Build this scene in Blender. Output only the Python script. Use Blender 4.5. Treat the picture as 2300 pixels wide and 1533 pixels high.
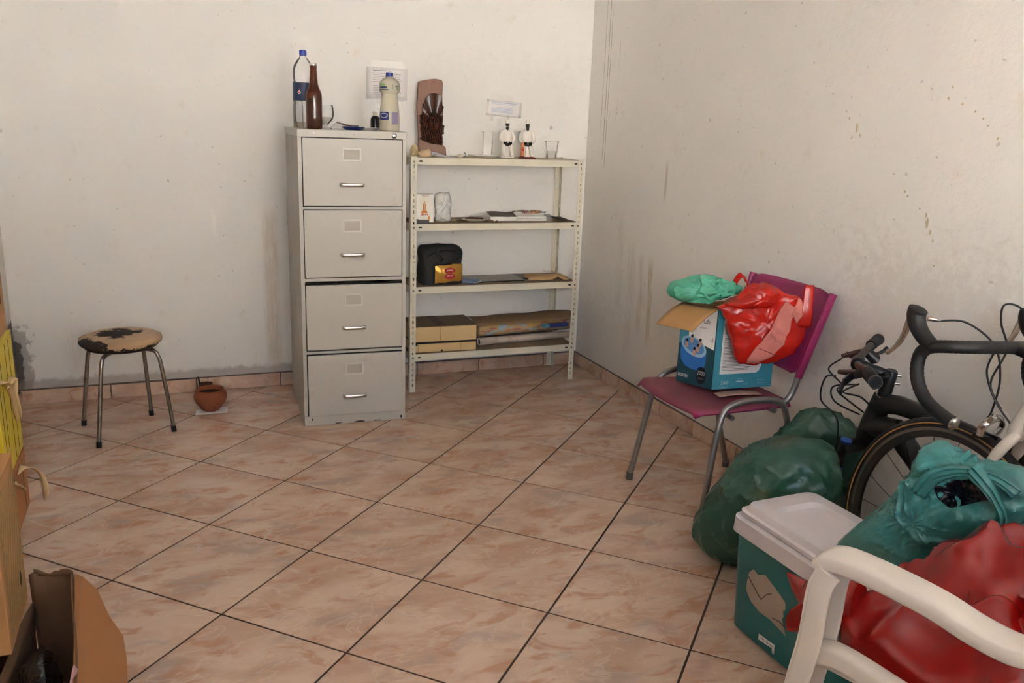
import bpy, bmesh, math, random
from mathutils import Vector, Matrix, noise as mnoise
random.seed(7)
for o in list(bpy.data.objects): bpy.data.objects.remove(o, do_unlink=True)
SC = bpy.context.scene
COL = SC.collection
PI = math.pi

# ------------------------------------------------------------------ camera
cam_d = bpy.data.cameras.new('camera'); cam = bpy.data.objects.new('camera', cam_d); COL.objects.link(cam)
cam_d.sensor_width = 36.0; cam_d.lens = 29.995; cam_d.clip_start = 0.05
_r = Vector((0.929, -0.368, 0.035)); _w = Vector((0.365, 0.898, -0.247)).normalized()
_r = (_r - _w * _r.dot(_w)).normalized(); _u = _r.cross(_w)
_m = Matrix((_r, _u, -_w)).transposed().to_4x4(); _m.translation = Vector((-2.234, -4.474, 1.387))
cam.matrix_world = _m
SC.camera = cam

# ------------------------------------------------------------------ world, sun, exposure
world = bpy.data.worlds.new('sky'); SC.world = world; world.use_nodes = True
wn = world.node_tree.nodes; wl = world.node_tree.links
bg = wn['Background']
sky = wn.new('ShaderNodeTexSky'); sky.sky_type = 'NISHITA'
sky.sun_disc = False; sky.sun_elevation = math.radians(42); sky.sun_rotation = math.radians(30); sky.air_density = 1.0; sky.dust_density = 2.0
wl.new(sky.outputs['Color'], bg.inputs['Color']); bg.inputs['Strength'].default_value = 0.72
sun_d = bpy.data.lights.new('sun', 'SUN'); sun_d.energy = 6.0; sun_d.angle = math.radians(0.53); sun_d.color = (1.0, 0.975, 0.94)
sun = bpy.data.objects.new('sun', sun_d); COL.objects.link(sun)
_sd = Vector((-0.40, -0.70, -0.72)).normalized()          # direction the sunlight travels: over the roof, onto the yard and the added wall across it
sun.rotation_euler = _sd.to_track_quat('-Z', 'Y').to_euler(); sun.location = (6, -4, 8)
# daylight entering by the window opening in the front wall (sampling portal, gives no light of its own)
pd = bpy.data.lights.new('window_portal', 'AREA'); pd.shape = 'RECTANGLE'; pd.size = 1.35; pd.size_y = 1.9
pd.cycles.is_portal = True
portal = bpy.data.objects.new('window_portal', pd); COL.objects.link(portal)
portal.location = (-1.225, -9.00, 1.35); portal.rotation_euler = (math.radians(90), 0, 0)   # -Z axis looks along +Y
pd2 = bpy.data.lights.new('added_opening_portal', 'AREA'); pd2.shape = 'RECTANGLE'; pd2.size = 2.2; pd2.size_y = 2.3; pd2.cycles.is_portal = True  # sampling portal for the opening added in the left wall
portal2 = bpy.data.objects.new('added_opening_portal', pd2); COL.objects.link(portal2)
portal2.location = (-2.95, -7.70, 1.20); portal2.rotation_euler = (math.radians(90), 0, math.radians(-90))   # looks along +X
SC.cycles.max_bounces = 10; SC.cycles.diffuse_bounces = 6; SC.cycles.glossy_bounces = 3; SC.cycles.use_adaptive_sampling = True; SC.cycles.adaptive_threshold = 0.15
vs = SC.view_settings
vs.view_transform = 'Standard'; vs.look = 'None'; vs.gamma = 1.0; vs.use_curve_mapping = False
vs.exposure = 3.32

# ------------------------------------------------------------------ helpers
def S(r, g, b):
    def f(c):
        c /= 255.0
        return c / 12.92 if c <= 0.04045 else ((c + 0.055) / 1.055) ** 2.4
    return (f(r), f(g), f(b), 1.0)

class MB:
    """collects shapes and links them as ONE mesh object"""
    def __init__(s): s.v = []; s.f = []
    def add(s, vs, fs):
        b = len(s.v); s.v += [tuple(p) for p in vs]; s.f += [tuple(i + b for i in f) for f in fs]; return s
    def box(s, x0, x1, y0, y1, z0, z1):
        return s.add([(x0,y0,z0),(x1,y0,z0),(x1,y1,z0),(x0,y1,z0),(x0,y0,z1),(x1,y0,z1),(x1,y1,z1),(x0,y1,z1)],
                     [(0,3,2,1),(4,5,6,7),(0,1,5,4),(1,2,6,5),(2,3,7,6),(3,0,4,7)])
    def tube(s, path, r, n=10, closed=False, caps=True, flat=None):
        P = [Vector(p) for p in path]; m = len(P)
        R = r if isinstance(r, (list, tuple)) else [r] * m
        vs = []; prev = None
        for i, p in enumerate(P):
            if closed: t = (P[(i+1) % m] - P[i-1])
            else: t = P[min(i+1, m-1)] - P[max(i-1, 0)]
            t.normalize()
            if prev is None:
                a = Vector((0,0,1)) if abs(t.z) < 0.9 else Vector((1,0,0))
                nrm = (a - t * a.dot(t)).normalized()
            else:
                nrm = (prev - t * prev.dot(t)).normalized()
            prev = nrm; bi = t.cross(nrm)
            for k in range(n):
                a = 2 * PI * k / n
                fx, fy = (1, 1) if not flat else flat
                vs.append(p + nrm * (math.cos(a) * R[i] * fx) + bi * (math.sin(a) * R[i] * fy))
        fs = []
        for i in range(m if closed else m - 1):
            for k in range(n):
                a = i*n + k; b = i*n + (k+1) % n; c = ((i+1) % m)*n + (k+1) % n; d = ((i+1) % m)*n + k
                fs.append((a, b, c, d))
        if caps and not closed:
            fs.append(tuple(range(n-1, -1, -1))); fs.append(tuple((m-1)*n + k for k in range(n)))
        return s.add(vs, fs)
    def lathe(s, prof, n=24, c=(0,0,0), a0=0.0, a1=2*PI):
        full = abs(a1 - a0 - 2*PI) < 1e-6; k = n if full else n + 1
        vs = []; fs = []
        for r, z in prof:
            for i in range(k):
                a = a0 + (a1 - a0) * i / n
                vs.append((c[0] + max(r, 1e-4)*math.cos(a), c[1] + max(r, 1e-4)*math.sin(a), c[2] + z))
        for j in range(len(prof)-1):
            for i in range(n):
                i2 = (i+1) % k
                fs.append((j*k+i, j*k+i2, (j+1)*k+i2, (j+1)*k+i))
        return s.add(vs, fs)
    def prism(s, out, o=(0,0,0), U=(1,0,0), V=(0,0,1), N=(0,-1,0), t0=0.0, t1=0.01):
        o, U, V, N = Vector(o), Vector(U), Vector(V), Vector(N); n = len(out)
        vs = [o + U*a + V*b + N*t0 for a, b in out] + [o + U*a + V*b + N*t1 for a, b in out]
        fs = [tuple(range(n-1, -1, -1)), tuple(range(n, 2*n))] + [(i, (i+1) % n, n+(i+1) % n, n+i) for i in range(n)]
        return s.add(vs, fs)
    def grid(s, nu, nv, fn, wrap=False):
        vs = [fn(i/(nu if wrap else nu-1), j/(nv-1)) for j in range(nv) for i in range(nu)]
        fs = []
        for j in range(nv-1):
            for i in range(nu if wrap else nu-1):
                i2 = (i+1) % nu
                fs.append((j*nu+i, j*nu+i2, (j+1)*nu+i2, (j+1)*nu+i))
        return s.add(vs, fs)
    def mesh(s, name, mat, smooth=35):
        me = bpy.data.meshes.new(name); me.from_pydata(s.v, [], s.f)
        bm = bmesh.new(); bm.from_mesh(me); bmesh.ops.recalc_face_normals(bm, faces=bm.faces)
        if smooth:
            th = math.radians(smooth)
            for f in bm.faces: f.smooth = True
            for e in bm.edges:
                if len(e.link_faces) == 2: e.smooth = e.calc_face_angle(0) < th
        bm.to_mesh(me); bm.free()
        if mat: me.materials.append(mat)
        return me
    def build(s, name, mat, parent=None, smooth=35, bevel=0, solid=0, sub=0, loc=None, rot=None, offs=-1):
        o = bpy.data.objects.new(name, s.mesh(name, mat, smooth)); COL.objects.link(o)
        if parent: o.parent = parent
        if loc: o.location = loc
        if rot: o.rotation_euler = rot
        if solid:
            m = o.modifiers.new('thickness', 'SOLIDIFY'); m.thickness = solid; m.offset = offs
        if bevel:
            m = o.modifiers.new('edge', 'BEVEL'); m.width = bevel; m.segments = 2; m.limit_method = 'ANGLE'; m.angle_limit = math.radians(40)
        if sub:
            m = o.modifiers.new('subdiv', 'SUBSURF'); m.levels = sub; m.render_levels = sub
        return o

def thing(name, label, cat, loc=(0,0,0), rz=0.0, group=None, rot=None):
    o = bpy.data.objects.new(name, None); COL.objects.link(o); o.empty_display_size = 0.05
    o.location = loc; o.rotation_euler = rot if rot else (0, 0, rz)
    o['label'] = label; o['category'] = cat
    if group: o['group'] = group
    return o
def tag(o, label, cat, group=None):
    o['label'] = label; o['category'] = cat
    if group: o['group'] = group
    return o
def struct(o):
    o['kind'] = 'structure'; return o
def pl(o, label): o['label'] = label; return o

def rrect(x0, x1, y0, y1, r, n=4):
    out = []
    for cx, cy, a in ((x1-r, y0+r, -PI/2), (x1-r, y1-r, 0), (x0+r, y1-r, PI/2), (x0+r, y0+r, PI)):
        for k in range(n+1):
            t = a + PI/2*k/n; out.append((cx + r*math.cos(t), cy + r*math.sin(t)))
    return out
def ell(cx, cy, rx, ry, n=24): return [(cx + rx*math.cos(2*PI*k/n), cy + ry*math.sin(2*PI*k/n)) for k in range(n)]
def spline(pts, n=6):
    """Catmull-Rom through the points"""
    P = [Vector(p) for p in pts]; out = []
    for i in range(len(P)-1):
        p0 = P[max(i-1,0)]; p1 = P[i]; p2 = P[i+1]; p3 = P[min(i+2, len(P)-1)]
        for k in range(n):
            t = k/n
            out.append(0.5*((2*p1) + (p2-p0)*t + (2*p0-5*p1+4*p2-p3)*t*t + (3*p1-p0-3*p2+p3)*t*t*t))
    out.append(P[-1]); return out
def inside(p, poly):
    x, y = p; c = False; n = len(poly)
    for i in range(n):
        x1, y1 = poly[i]; x2, y2 = poly[(i+1) % n]
        if (y1 > y) != (y2 > y) and x < (x2-x1)*(y-y1)/(y2-y1) + x1: c = not c
    return c

class Blob:
    """a soft stuffed shape: an outline in a vertical plane facing yaw direction, filled out to front and back depth"""
    def __init__(s, out, o, yaw, front, back, power=2.0, centre=None, n=72, smooth=1):
        s.o = Vector(o); a = math.radians(yaw); s.N = Vector((math.cos(a), math.sin(a), 0)); s.V = Vector((0,0,1)); s.U = s.V.cross(s.N)
        s.front, s.back, s.p = front, back, power
        if centre is None: centre = (sum(p[0] for p in out)/len(out), sum(p[1] for p in out)/len(out))
        s.c = centre; s.n = n
        s.R = []
        for k in range(n):
            t = 2*PI*k/n; d = (math.cos(t), math.sin(t)); best = 0
            for i in range(len(out)):
                a1 = out[i]; a2 = out[(i+1) % len(out)]
                ex, ey = a2[0]-a1[0], a2[1]-a1[1]; den = d[0]*ey - d[1]*ex
                if abs(den) < 1e-9: continue
                wx, wy = a1[0]-centre[0], a1[1]-centre[1]
                r = (wx*ey - wy*ex)/den; q = (wx*d[1] - wy*d[0])/den
                if r > 0 and -1e-6 <= q <= 1+1e-6: best = max(best, r)
            s.R.append(best)
        for _ in range(smooth): s.R = [(s.R[i-1] + 2*s.R[i] + s.R[(i+1) % n])/4 for i in range(n)]
    def rmax(s, t):
        x = (t % (2*PI))/(2*PI)*s.n; i = int(x) % s.n; f = x - int(x)
        return s.R[i]*(1-f) + s.R[(i+1) % s.n]*f
    def depth(s, u, v):
        du, dv = u - s.c[0], v - s.c[1]; r = math.hypot(du, dv)
        q = min(1.0, r/max(1e-6, s.rmax(math.atan2(dv, du))))
        return s.front*(1 - q**s.p)**(1/s.p)
    def world(s, u, v, d): return s.o + s.U*u + s.V*v + s.N*d
    def mesh(s, rings=22, disp=None, zmin=None, hole=None):
        vs = []; fs = []; n = s.n
        for side in (1, -1):
            D = s.front if side > 0 else s.back
            for j in range(rings+1):
                q = math.sin(PI/2*j/rings)
                for k in range(n):
                    t = 2*PI*k/n; r = s.R[k]*q
                    u = s.c[0] + r*math.cos(t); v = s.c[1] + r*math.sin(t)
                    d = side*D*(1 - q**s.p)**(1/s.p) if q < 1 else 0
                    p = s.world(u, v, d)
                    if disp:
                        nr = (s.U*math.cos(t)*q + s.V*math.sin(t)*q + s.N*side*math.sqrt(max(0, 1-q*q)))
                        p = p + nr*disp(p, u, v, q, t)
                    if zmin is not None and p.z < zmin: p.z = zmin + (p.z - zmin)*0.02
                    vs.append(p)
            b = 0 if side > 0 else (rings+1)*n
            for j in range(rings):
                for k in range(n):
                    k2 = (k+1) % n
                    fs.append((b+j*n+k, b+j*n+k2, b+(j+1)*n+k2, b+(j+1)*n+k))
        mb = MB(); mb.add(vs, fs); return mb
    def patch(s, out, off=0.003, rings=8, disp=None, n=60, centre=None):
        q = Blob(out, s.o, 0, 0, 0, n=n, centre=centre, smooth=0); vs = []; fs = []
        for j in range(rings+1):
            for k in range(n):
                t = 2*PI*k/n; r = q.R[k]*j/rings; u = q.c[0]+r*math.cos(t); v = q.c[1]+r*math.sin(t)
                p = s.world(u, v, s.depth(u, v))
                if disp:
                    du, dv = u-s.c[0], v-s.c[1]; tt = math.atan2(dv, du); qq = min(1, math.hypot(du, dv)/max(1e-6, s.rmax(tt)))
                    nr = (s.U*math.cos(tt)*qq + s.V*math.sin(tt)*qq + s.N*math.sqrt(max(0, 1-qq*qq)))
                    p = p + nr*disp(p, u, v, qq, tt)
                vs.append(p + s.N*off)
        for j in range(rings):
            for k in range(n): fs.append((j*n+k, j*n+(k+1) % n, (j+1)*n+(k+1) % n, (j+1)*n+k))
        mb = MB(); mb.add(vs, fs); return mb
def weld(o, d=0.0006):
    bm = bmesh.new(); bm.from_mesh(o.data); bmesh.ops.remove_doubles(bm, verts=bm.verts, dist=d)
    bmesh.ops.recalc_face_normals(bm, faces=bm.faces); bm.to_mesh(o.data); bm.free(); return o
def crinkle(scale, amp, seed=0, stretch=(1,1,1)):
    def f(p, u, v, q, t):
        a = Vector((p.x*scale*stretch[0]+seed, p.y*scale*stretch[1], p.z*scale*stretch[2]))
        w = Vector((mnoise.noise(a*0.6), mnoise.noise(a*0.6+Vector((5,1,3))), mnoise.noise(a*0.6+Vector((1,9,4)))))
        a = a*0.55 + w*0.8
        s1 = mnoise.noise(a); k1 = abs(mnoise.noise(a*1.3+Vector((3,7,2)))); k2 = abs(mnoise.noise(a*2.9 + Vector((7,3,1))))
        crease = math.exp(-(k1/0.10)**2)*0.55 + math.exp(-(k2/0.09)**2)*0.22
        return amp*(s1*0.7 + crease - 0.25)
    return f

def text_mesh(txt, size, shear=0.0):
    cu = bpy.data.curves.new('t', 'FONT'); cu.body = txt; cu.size = size; cu.align_x = 'CENTER'; cu.align_y = 'CENTER'; cu.shear = shear; cu.resolution_u = 3
    ob = bpy.data.objects.new('t', cu); COL.objects.link(ob); bpy.context.view_layer.update()
    dg = bpy.context.evaluated_depsgraph_get(); me = bpy.data.meshes.new_from_object(ob.evaluated_get(dg))
    v = [tuple(x.co) for x in me.vertices]; f = [tuple(p.vertices) for p in me.polygons]
    bpy.data.objects.remove(ob); bpy.data.curves.remove(cu); bpy.data.meshes.remove(me)
    return v, f
def lettering(name, txt, size, o, U, V, N, mat, parent, off=0.0008, shear=0.0, sx=1.0):
    v, f = text_mesh(txt, size, shear); o, U, V, N = Vector(o), Vector(U).normalized(), Vector(V).normalized(), Vector(N).normalized()
    mb = MB(); mb.add([o + U*(p[0]*sx) + V*p[1] + N*off for p in v], f)
    return mb.build(name, mat, parent, smooth=0)

def marks(name, w, h, n, o, U, V, N, mat, parent, off=0.0008, seed=1, curve=0.0):
    """print too small to read: a row of uneven strokes"""
    rnd = random.Random(seed); o, U, V, N = Vector(o), Vector(U).normalized(), Vector(V).normalized(), Vector(N).normalized(); mb = MB()
    for k in range(n):
        x = -w/2 + w*(k+0.5)/n; ww = w/n*rnd.uniform(.28, .44); y = curve*(1-(2*x/w)**2); hh = h/2*rnd.uniform(.6, 1.0); sl = rnd.uniform(-.2, .3)*w/n
        for yy0, yy1 in ((-hh, -hh*0.15), (hh*0.1, hh)):
            a = rnd.uniform(0.3, 1.0)
            mb.add([o + U*px + V*(py+y) + N*off for px, py in ((x-ww*a, yy0), (x+ww, yy0), (x+ww*a+sl, yy1), (x-ww+sl, yy1))], [(0,1,2,3)])
    return mb.build(name, mat, parent, smooth=0)

# ------------------------------------------------------------------ materials
class NT:
    def __init__(s, name):
        s.m = bpy.data.materials.new(name); s.m.use_nodes = True; s.t = s.m.node_tree; s.n = s.t.nodes; s.l = s.t.links
        s.b = s.n['Principled BSDF']; s.co = s.n.new('ShaderNodeTexCoord')
    def lk(s, a, b): s.l.new(a, b)
    def set(s, inp, v):
        if hasattr(v, 'is_linked') or isinstance(v, bpy.types.NodeSocket): s.l.new(v, inp)
        else: inp.default_value = v
    def math(s, op, a, b=0.0, clamp=False):
        n = s.n.new('ShaderNodeMath'); n.operation = op; n.use_clamp = clamp; s.set(n.inputs[0], a); s.set(n.inputs[1], b); return n.outputs[0]
    def xyz(s, src='Object'):
        n = s.n.new('ShaderNodeSeparateXYZ'); s.lk(s.co.outputs[src], n.inputs[0]); return n.outputs
    def vec(s, scale=(1,1,1), src='Object', rot=(0,0,0), loc=(0,0,0)):
        n = s.n.new('ShaderNodeMapping'); s.lk(s.co.outputs[src], n.inputs[0]); n.inputs['Scale'].default_value = scale; n.inputs['Rotation'].default_value = rot
        if isinstance(loc, tuple): n.inputs['Location'].default_value = loc
        else: s.lk(loc, n.inputs['Location'])
        return n.outputs[0]
    def noise(s, scale=5, detail=4, rough=0.55, vec=None, dist=0.0):
        n = s.n.new('ShaderNodeTexNoise'); n.inputs['Scale'].default_value = scale; n.inputs['Detail'].default_value = detail
        n.inputs['Roughness'].default_value = rough; n.inputs['Distortion'].default_value = dist
        s.lk(vec if vec else s.co.outputs['Object'], n.inputs['Vector']); return n.outputs['Fac']
    def step(s, v, a, b):
        n = s.n.new('ShaderNodeMapRange'); n.interpolation_type = 'SMOOTHSTEP'; s.set(n.inputs['Value'], v)
        n.inputs['From Min'].default_value = a; n.inputs['From Max'].default_value = b; return n.outputs[0]
    def mix(s, f, a, b, mode='MIX'):
        n = s.n.new('ShaderNodeMix'); n.data_type = 'RGBA'; n.blend_type = mode; s.set(n.inputs[0], f); s.set(n.inputs[6], a); s.set(n.inputs[7], b); return n.outputs[2]
    def bump(s, h, strength=0.3, dist=0.01):
        n = s.n.new('ShaderNodeBump'); n.inputs['Strength'].default_value = strength; n.inputs['Distance'].default_value = dist
        s.lk(h, n.inputs['Height']); s.lk(n.outputs[0], s.b.inputs['Normal'])
    def out(s, col=None, rough=None, metal=None, spec=None):
        for k, v in (('Base Color', col), ('Roughness', rough), ('Metallic', metal), ('Specular IOR Level', spec)):
            if v is not None: s.set(s.b.inputs[k], v)
        return s.m

def MAT(name, col, rough=0.5, metal=0.0, var=0.12, vscale=8, bump=0.0, bscale=60, dirt=None, dscale=4, dlo=0.5, dhi=0.75, spec=0.5, rvar=0.0):
    t = NT(name); n = t.noise(vscale, 4); c2 = tuple(x*(1-var) for x in col[:3]) + (1,)
    c = t.mix(n, c2, tuple(min(1, x*(1+var*0.6)) for x in col[:3]) + (1,))
    if dirt: c = t.mix(t.step(t.noise(dscale, 6, 0.65), dlo, dhi), c, dirt)
    t.out(c, rough, metal, spec)
    if bump: t.bump(t.noise(bscale, 5, 0.6), bump, 0.004)
    return t.m
def CLEAR(name, tint=(1,1,1,1), body=0.08, bodycol=(0.9,0.9,0.88,1), gloss=0.05, ior=1.25):
    """thin clear plastic or glass wall: see-through with fresnel reflections and a little milky body"""
    t = NT(name); o = t.n['Material Output']; tr = t.n.new('ShaderNodeBsdfTransparent'); tr.inputs[0].default_value = tint
    gl = t.n.new('ShaderNodeBsdfGlossy'); gl.inputs['Roughness'].default_value = gloss; gl.inputs[0].default_value = (1,1,1,1)
    df = t.n.new('ShaderNodeBsdfDiffuse'); df.inputs[0].default_value = bodycol
    fr = t.n.new('ShaderNodeFresnel'); fr.inputs[0].default_value = ior
    m1 = t.n.new('ShaderNodeMixShader'); m1.inputs[0].default_value = body; t.lk(tr.outputs[0], m1.inputs[1]); t.lk(df.outputs[0], m1.inputs[2])
    m2 = t.n.new('ShaderNodeMixShader'); t.lk(fr.outputs[0], m2.inputs[0]); t.lk(m1.outputs[0], m2.inputs[1]); t.lk(gl.outputs[0], m2.inputs[2])
    t.lk(m2.outputs[0], o.inputs[0]); t.n.remove(t.b); return t.m
def FILMBAG(name, col, rough=0.25, var=0.15, dirt=None, bump=0.5, bs=9.0):
    """opaque bag plastic with fine crease relief"""
    t = NT(name); n = t.noise(7, 4); c = t.mix(n, tuple(x*(1-var) for x in col[:3])+(1,), tuple(min(1, x*(1+var)) for x in col[:3])+(1,))
    if dirt: c = t.mix(t.math('MULTIPLY', t.step(t.noise(4, 6, 0.65), 0.52, 0.8), 0.7), c, dirt)
    t.out(c, rough, 0, 0.5)
    def ridge(s_, w): 
        k = t.math('ABSOLUTE', t.math('SUBTRACT', t.noise(s_, 2, 0.4, None, 1.2), 0.5)); return t.math('SUBTRACT', 1.0, t.step(k, 0.0, w))
    t.bump(t.math('ADD', t.math('MULTIPLY', ridge(bs, 0.06), 1.0), t.math('MULTIPLY', ridge(bs*2.3, 0.07), 0.3)), bump*0.32, 0.005); return t.m
def PLAIN(name, col, rough=0.6, metal=0.0): return MAT(name, col, rough, metal, var=0.06)

# ------------------------------------------------------------------ the room
def wall_mat(name, base, bump, bscale, masks=None, sheen=0.5):
    """painted plaster; masks = list of (fn(t, xyz) -> mask socket, colour)"""
    t = NT(name); xyz = t.xyz()
    n1 = t.noise(1.3, 2, 0.6); n2 = t.noise(9, 3, 0.7)
    t.wob = t.noise(3.0, 1, 0.6); t.grain = t.noise(22, 3, 0.7, t.vec((3, 3, 0.35))); t.edge = t.noise(24, 4, 0.75)
    c = t.mix(n1, tuple(x*0.94 for x in base[:3])+(1,), base)
    c = t.mix(t.step(n2, 0.58, 0.8), c, tuple(x*y for x, y in zip(base[:3], (0.90, 0.87, 0.80)))+(1,))
    specks = t.step(t.noise(38, 1, 0.5), 0.74, 0.77)
    c = t.mix(t.math('MULTIPLY', specks, 0.35), c, S(150, 135, 110))
    for fn, col in (masks or []): c = t.mix(fn(t, xyz), c, col)
    t.out(c, sheen, 0, 0.35)
    h = t.noise(bscale, 4, 0.7)
    t.bump(h, bump, 0.006); return t.m
def streak(axis, c0, w, z0, z1, soft=0.06, wob=0.03, seed=0.0, amt=1.0, cut=(0.35, 0.6)):
    def f(t, xyz):
        n = t.wob
        pos = t.math('ADD', xyz[axis], t.math('MULTIPLY', t.math('SUBTRACT', n, 0.5), wob*2))
        d = t.math('DIVIDE', t.math('ABSOLUTE', t.math('SUBTRACT', pos, c0)), w)
        m = t.math('SUBTRACT', 1.0, t.step(d, 0.35, 1.0))
        m = t.math('MULTIPLY', m, t.step(xyz[2], z0, z0+soft)); m = t.math('MULTIPLY', m, t.math('SUBTRACT', 1.0, t.step(xyz[2], z1-soft, z1)))
        g = t.step(t.grain, cut[0], cut[1])
        return t.math('MULTIPLY', t.math('MULTIPLY', m, g), amt)
    return f
def patch_mask(axis, lo, hi, z0, z1, edge=0.03, ns=14, na=0.08, amt=1.0):
    """rough-edged patch between lo..hi on an axis and z0..z1"""
    def f(t, xyz):
        n = t.math('MULTIPLY', t.math('SUBTRACT', t.edge, 0.5), na)
        p = t.math('ADD', xyz[axis], n); z = t.math('ADD', xyz[2], n)
        m = t.math('MULTIPLY', t.step(p, lo-edge, lo), t.math('SUBTRACT', 1.0, t.step(p, hi, hi+edge)))
        m = t.math('MULTIPLY', m, t.math('MULTIPLY', t.step(z, z0-edge, z0), t.math('SUBTRACT', 1.0, t.step(z, z1, z1+edge))))
        return t.math('MULTIPLY', m, amt)
    return f
WHITE = S(236, 231, 221)
m_back = wall_mat('back wall paint', S(238, 236, 232), 0.10, 30, [
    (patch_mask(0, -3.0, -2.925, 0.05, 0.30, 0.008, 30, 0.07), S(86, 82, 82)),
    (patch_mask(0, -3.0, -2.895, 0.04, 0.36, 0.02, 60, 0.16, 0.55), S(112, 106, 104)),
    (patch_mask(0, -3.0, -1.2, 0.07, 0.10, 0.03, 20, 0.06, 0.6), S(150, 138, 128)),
    (streak(0, -2.66, 0.10, 0.06, 0.46, 0.2, 0.05, 2.0, 0.22, (0.3, 0.7)), S(190, 172, 152)),
    (streak(0, -1.76, 0.05, 0.06, 0.95, 0.1, 0.01, 5.0, 0.5, (0.2, 0.6)), S(196, 176, 148)),
    (streak(0, -2.02, 0.03, 0.74, 1.0, 0.05, 0.02, 9.0, 0.8, (0.52, 0.58)), S(245, 243, 238)),
    (patch_mask(0, -0.9, -0.2, 1.45, 1.60, 0.2, 6, 0.4, 0.12), S(170, 160, 150))], 0.55)
m_right = wall_mat('right wall paint', S(240, 236, 229), 0.42, 26, [
    (streak(1, -0.80, 0.030, 0.28, 0.79, 0.12, 0.03, 1.0, 0.62, (0.3, 0.6)), S(188, 168, 116)),
    (streak(1, -0.70, 0.028, 0.30, 0.80, 0.1, 0.02, 3.0, 0.3), S(180, 158, 116)),
    (streak(1, -0.60, 0.05, 0.15, 0.85, 0.1, 0.03, 4.0, 0.22), S(180, 160, 128)),
    (streak(1, -0.47, 0.05, 0.40, 1.0, 0.1, 0.03, 6.0, 0.2), S(186, 168, 138)),
    (streak(1, -0.87, 0.014, 1.03, 1.26, 0.06, 0.012, 7.0, 0.55, (0.25, 0.5)), S(184, 168, 132)),
    (streak(1, -0.20, 0.0035, 1.20, 2.2, 0.05, 0.004, 11.0, 0.8, (0.2, 0.4)), S(120, 106, 88)),
    (streak(1, -0.225, 0.0035, 1.16, 2.0, 0.05, 0.004, 12.0, 0.7, (0.2, 0.4)), S(130, 114, 94)),
    (streak(1, -0.16, 0.003, 1.35, 2.3, 0.05, 0.004, 13.0, 0.7, (0.3, 0.5)), S(126, 110, 92)),
    (streak(1, -0.32, 0.03, 1.3, 2.2, 0.05, 0.03, 14.0, 0.35, (0.56, 0.64)), S(126, 110, 92)),
    (patch_mask(1, -1.6, 0.0, 0.05, 0.30, 0.25, 40, 0.5, 0.15), S(160, 140, 116)),
    (patch_mask(1, -3.4, -2.3, 0.45, 0.86, 0.3, 60, 0.9, 0.16), S(150, 130, 104))], 0.42)
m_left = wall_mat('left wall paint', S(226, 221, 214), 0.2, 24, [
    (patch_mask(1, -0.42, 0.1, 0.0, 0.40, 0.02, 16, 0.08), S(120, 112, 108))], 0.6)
m_plain = wall_mat('front wall paint', S(234, 231, 226), 0.15, 24)
m_ceil = wall_mat('ceiling paint', S(240, 239, 236), 0.1, 20)
XL, YF, ZC = -2.95, -9.00, 2.72
W0, W1, WZ0, WZ1 = -1.90, -0.55, 0.40, 2.30            # window opening in the front wall
wall_back = struct(MB().box(XL-0.15, 0.15, 0.0, 0.15, -0.06, ZC).build('wall_back', m_back, smooth=0))
wall_right = struct(MB().box(0.0, 0.15, YF-0.15, -0.0005, -0.06, ZC).build('wall_right', m_right, smooth=0))
D0, D1, DZ = -8.80, -6.60, 2.35                          # unseen opening added in the left wall to brighten the right wall and floor
wall_left = struct(MB().box(XL-0.15, XL, D1, -0.0005, -0.06, ZC).box(XL-0.15, XL, YF-0.15, D0, -0.06, ZC).box(XL-0.15, XL, D0, D1, DZ, ZC).build('wall_left', m_left, smooth=0))
fw = MB(); fw.box(XL, W0, YF-0.15, YF, -0.06, ZC).box(W1, 0, YF-0.15, YF, -0.06, ZC).box(W0, W1, YF-0.15, YF, -0.06, WZ0).box(W0, W1, YF-0.15, YF, WZ1, ZC)
wall_front = struct(fw.build('wall_front', m_plain, smooth=0))
struct(MB().box(XL-0.15, 0.15, YF-0.15, 0.15, ZC, ZC+0.12).build('ceiling', m_ceil, smooth=0))
struct(MB().box(XL+0.001, -0.001, -5.08, -4.96, 0.001, 1.10).build('wall_added_shade', m_left, smooth=0))        # unseen waist-high wall added behind the camera to shade the near floor
m_wframe = PLAIN('window frame paint', S(96, 88, 80), 0.5)
win = MB(); a = 0.03
win.box(W0, W0+a, YF-0.12, YF-0.06, WZ0, WZ1).box(W1-a, W1, YF-0.12, YF-0.06, WZ0, WZ1).box(W0+a, W1-a, YF-0.12, YF-0.06, WZ1-a, WZ1).box(W0+a, W1-a, YF-0.12, YF-0.06, WZ0, WZ0+a)
win.box(-1.245, -1.205, YF-0.12, YF-0.06, WZ0+a, WZ1-a)
struct(win.build('window_1', m_wframe, smooth=0))
m_yard = MAT('yard concrete', S(202, 190, 172), 0.9, var=0.1, vscale=2)
struct(MB().box(-16, 12, -26, YF-0.151, -0.12, -0.06).box(-16, XL-0.151, YF-0.151, 4, -0.12, -0.06).build('ground', m_yard, smooth=0))

m_added_bounce = MAT('added bounce wall cream', S(228, 222, 212), 0.9, var=0.06, vscale=1)
struct(MB().box(-12, 10, -18.3, -18.0, -0.06, 4.2).build('wall_added_bounce', m_added_bounce, smooth=0))  # unseen wall added to bounce warm sunlight in through the window

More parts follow.
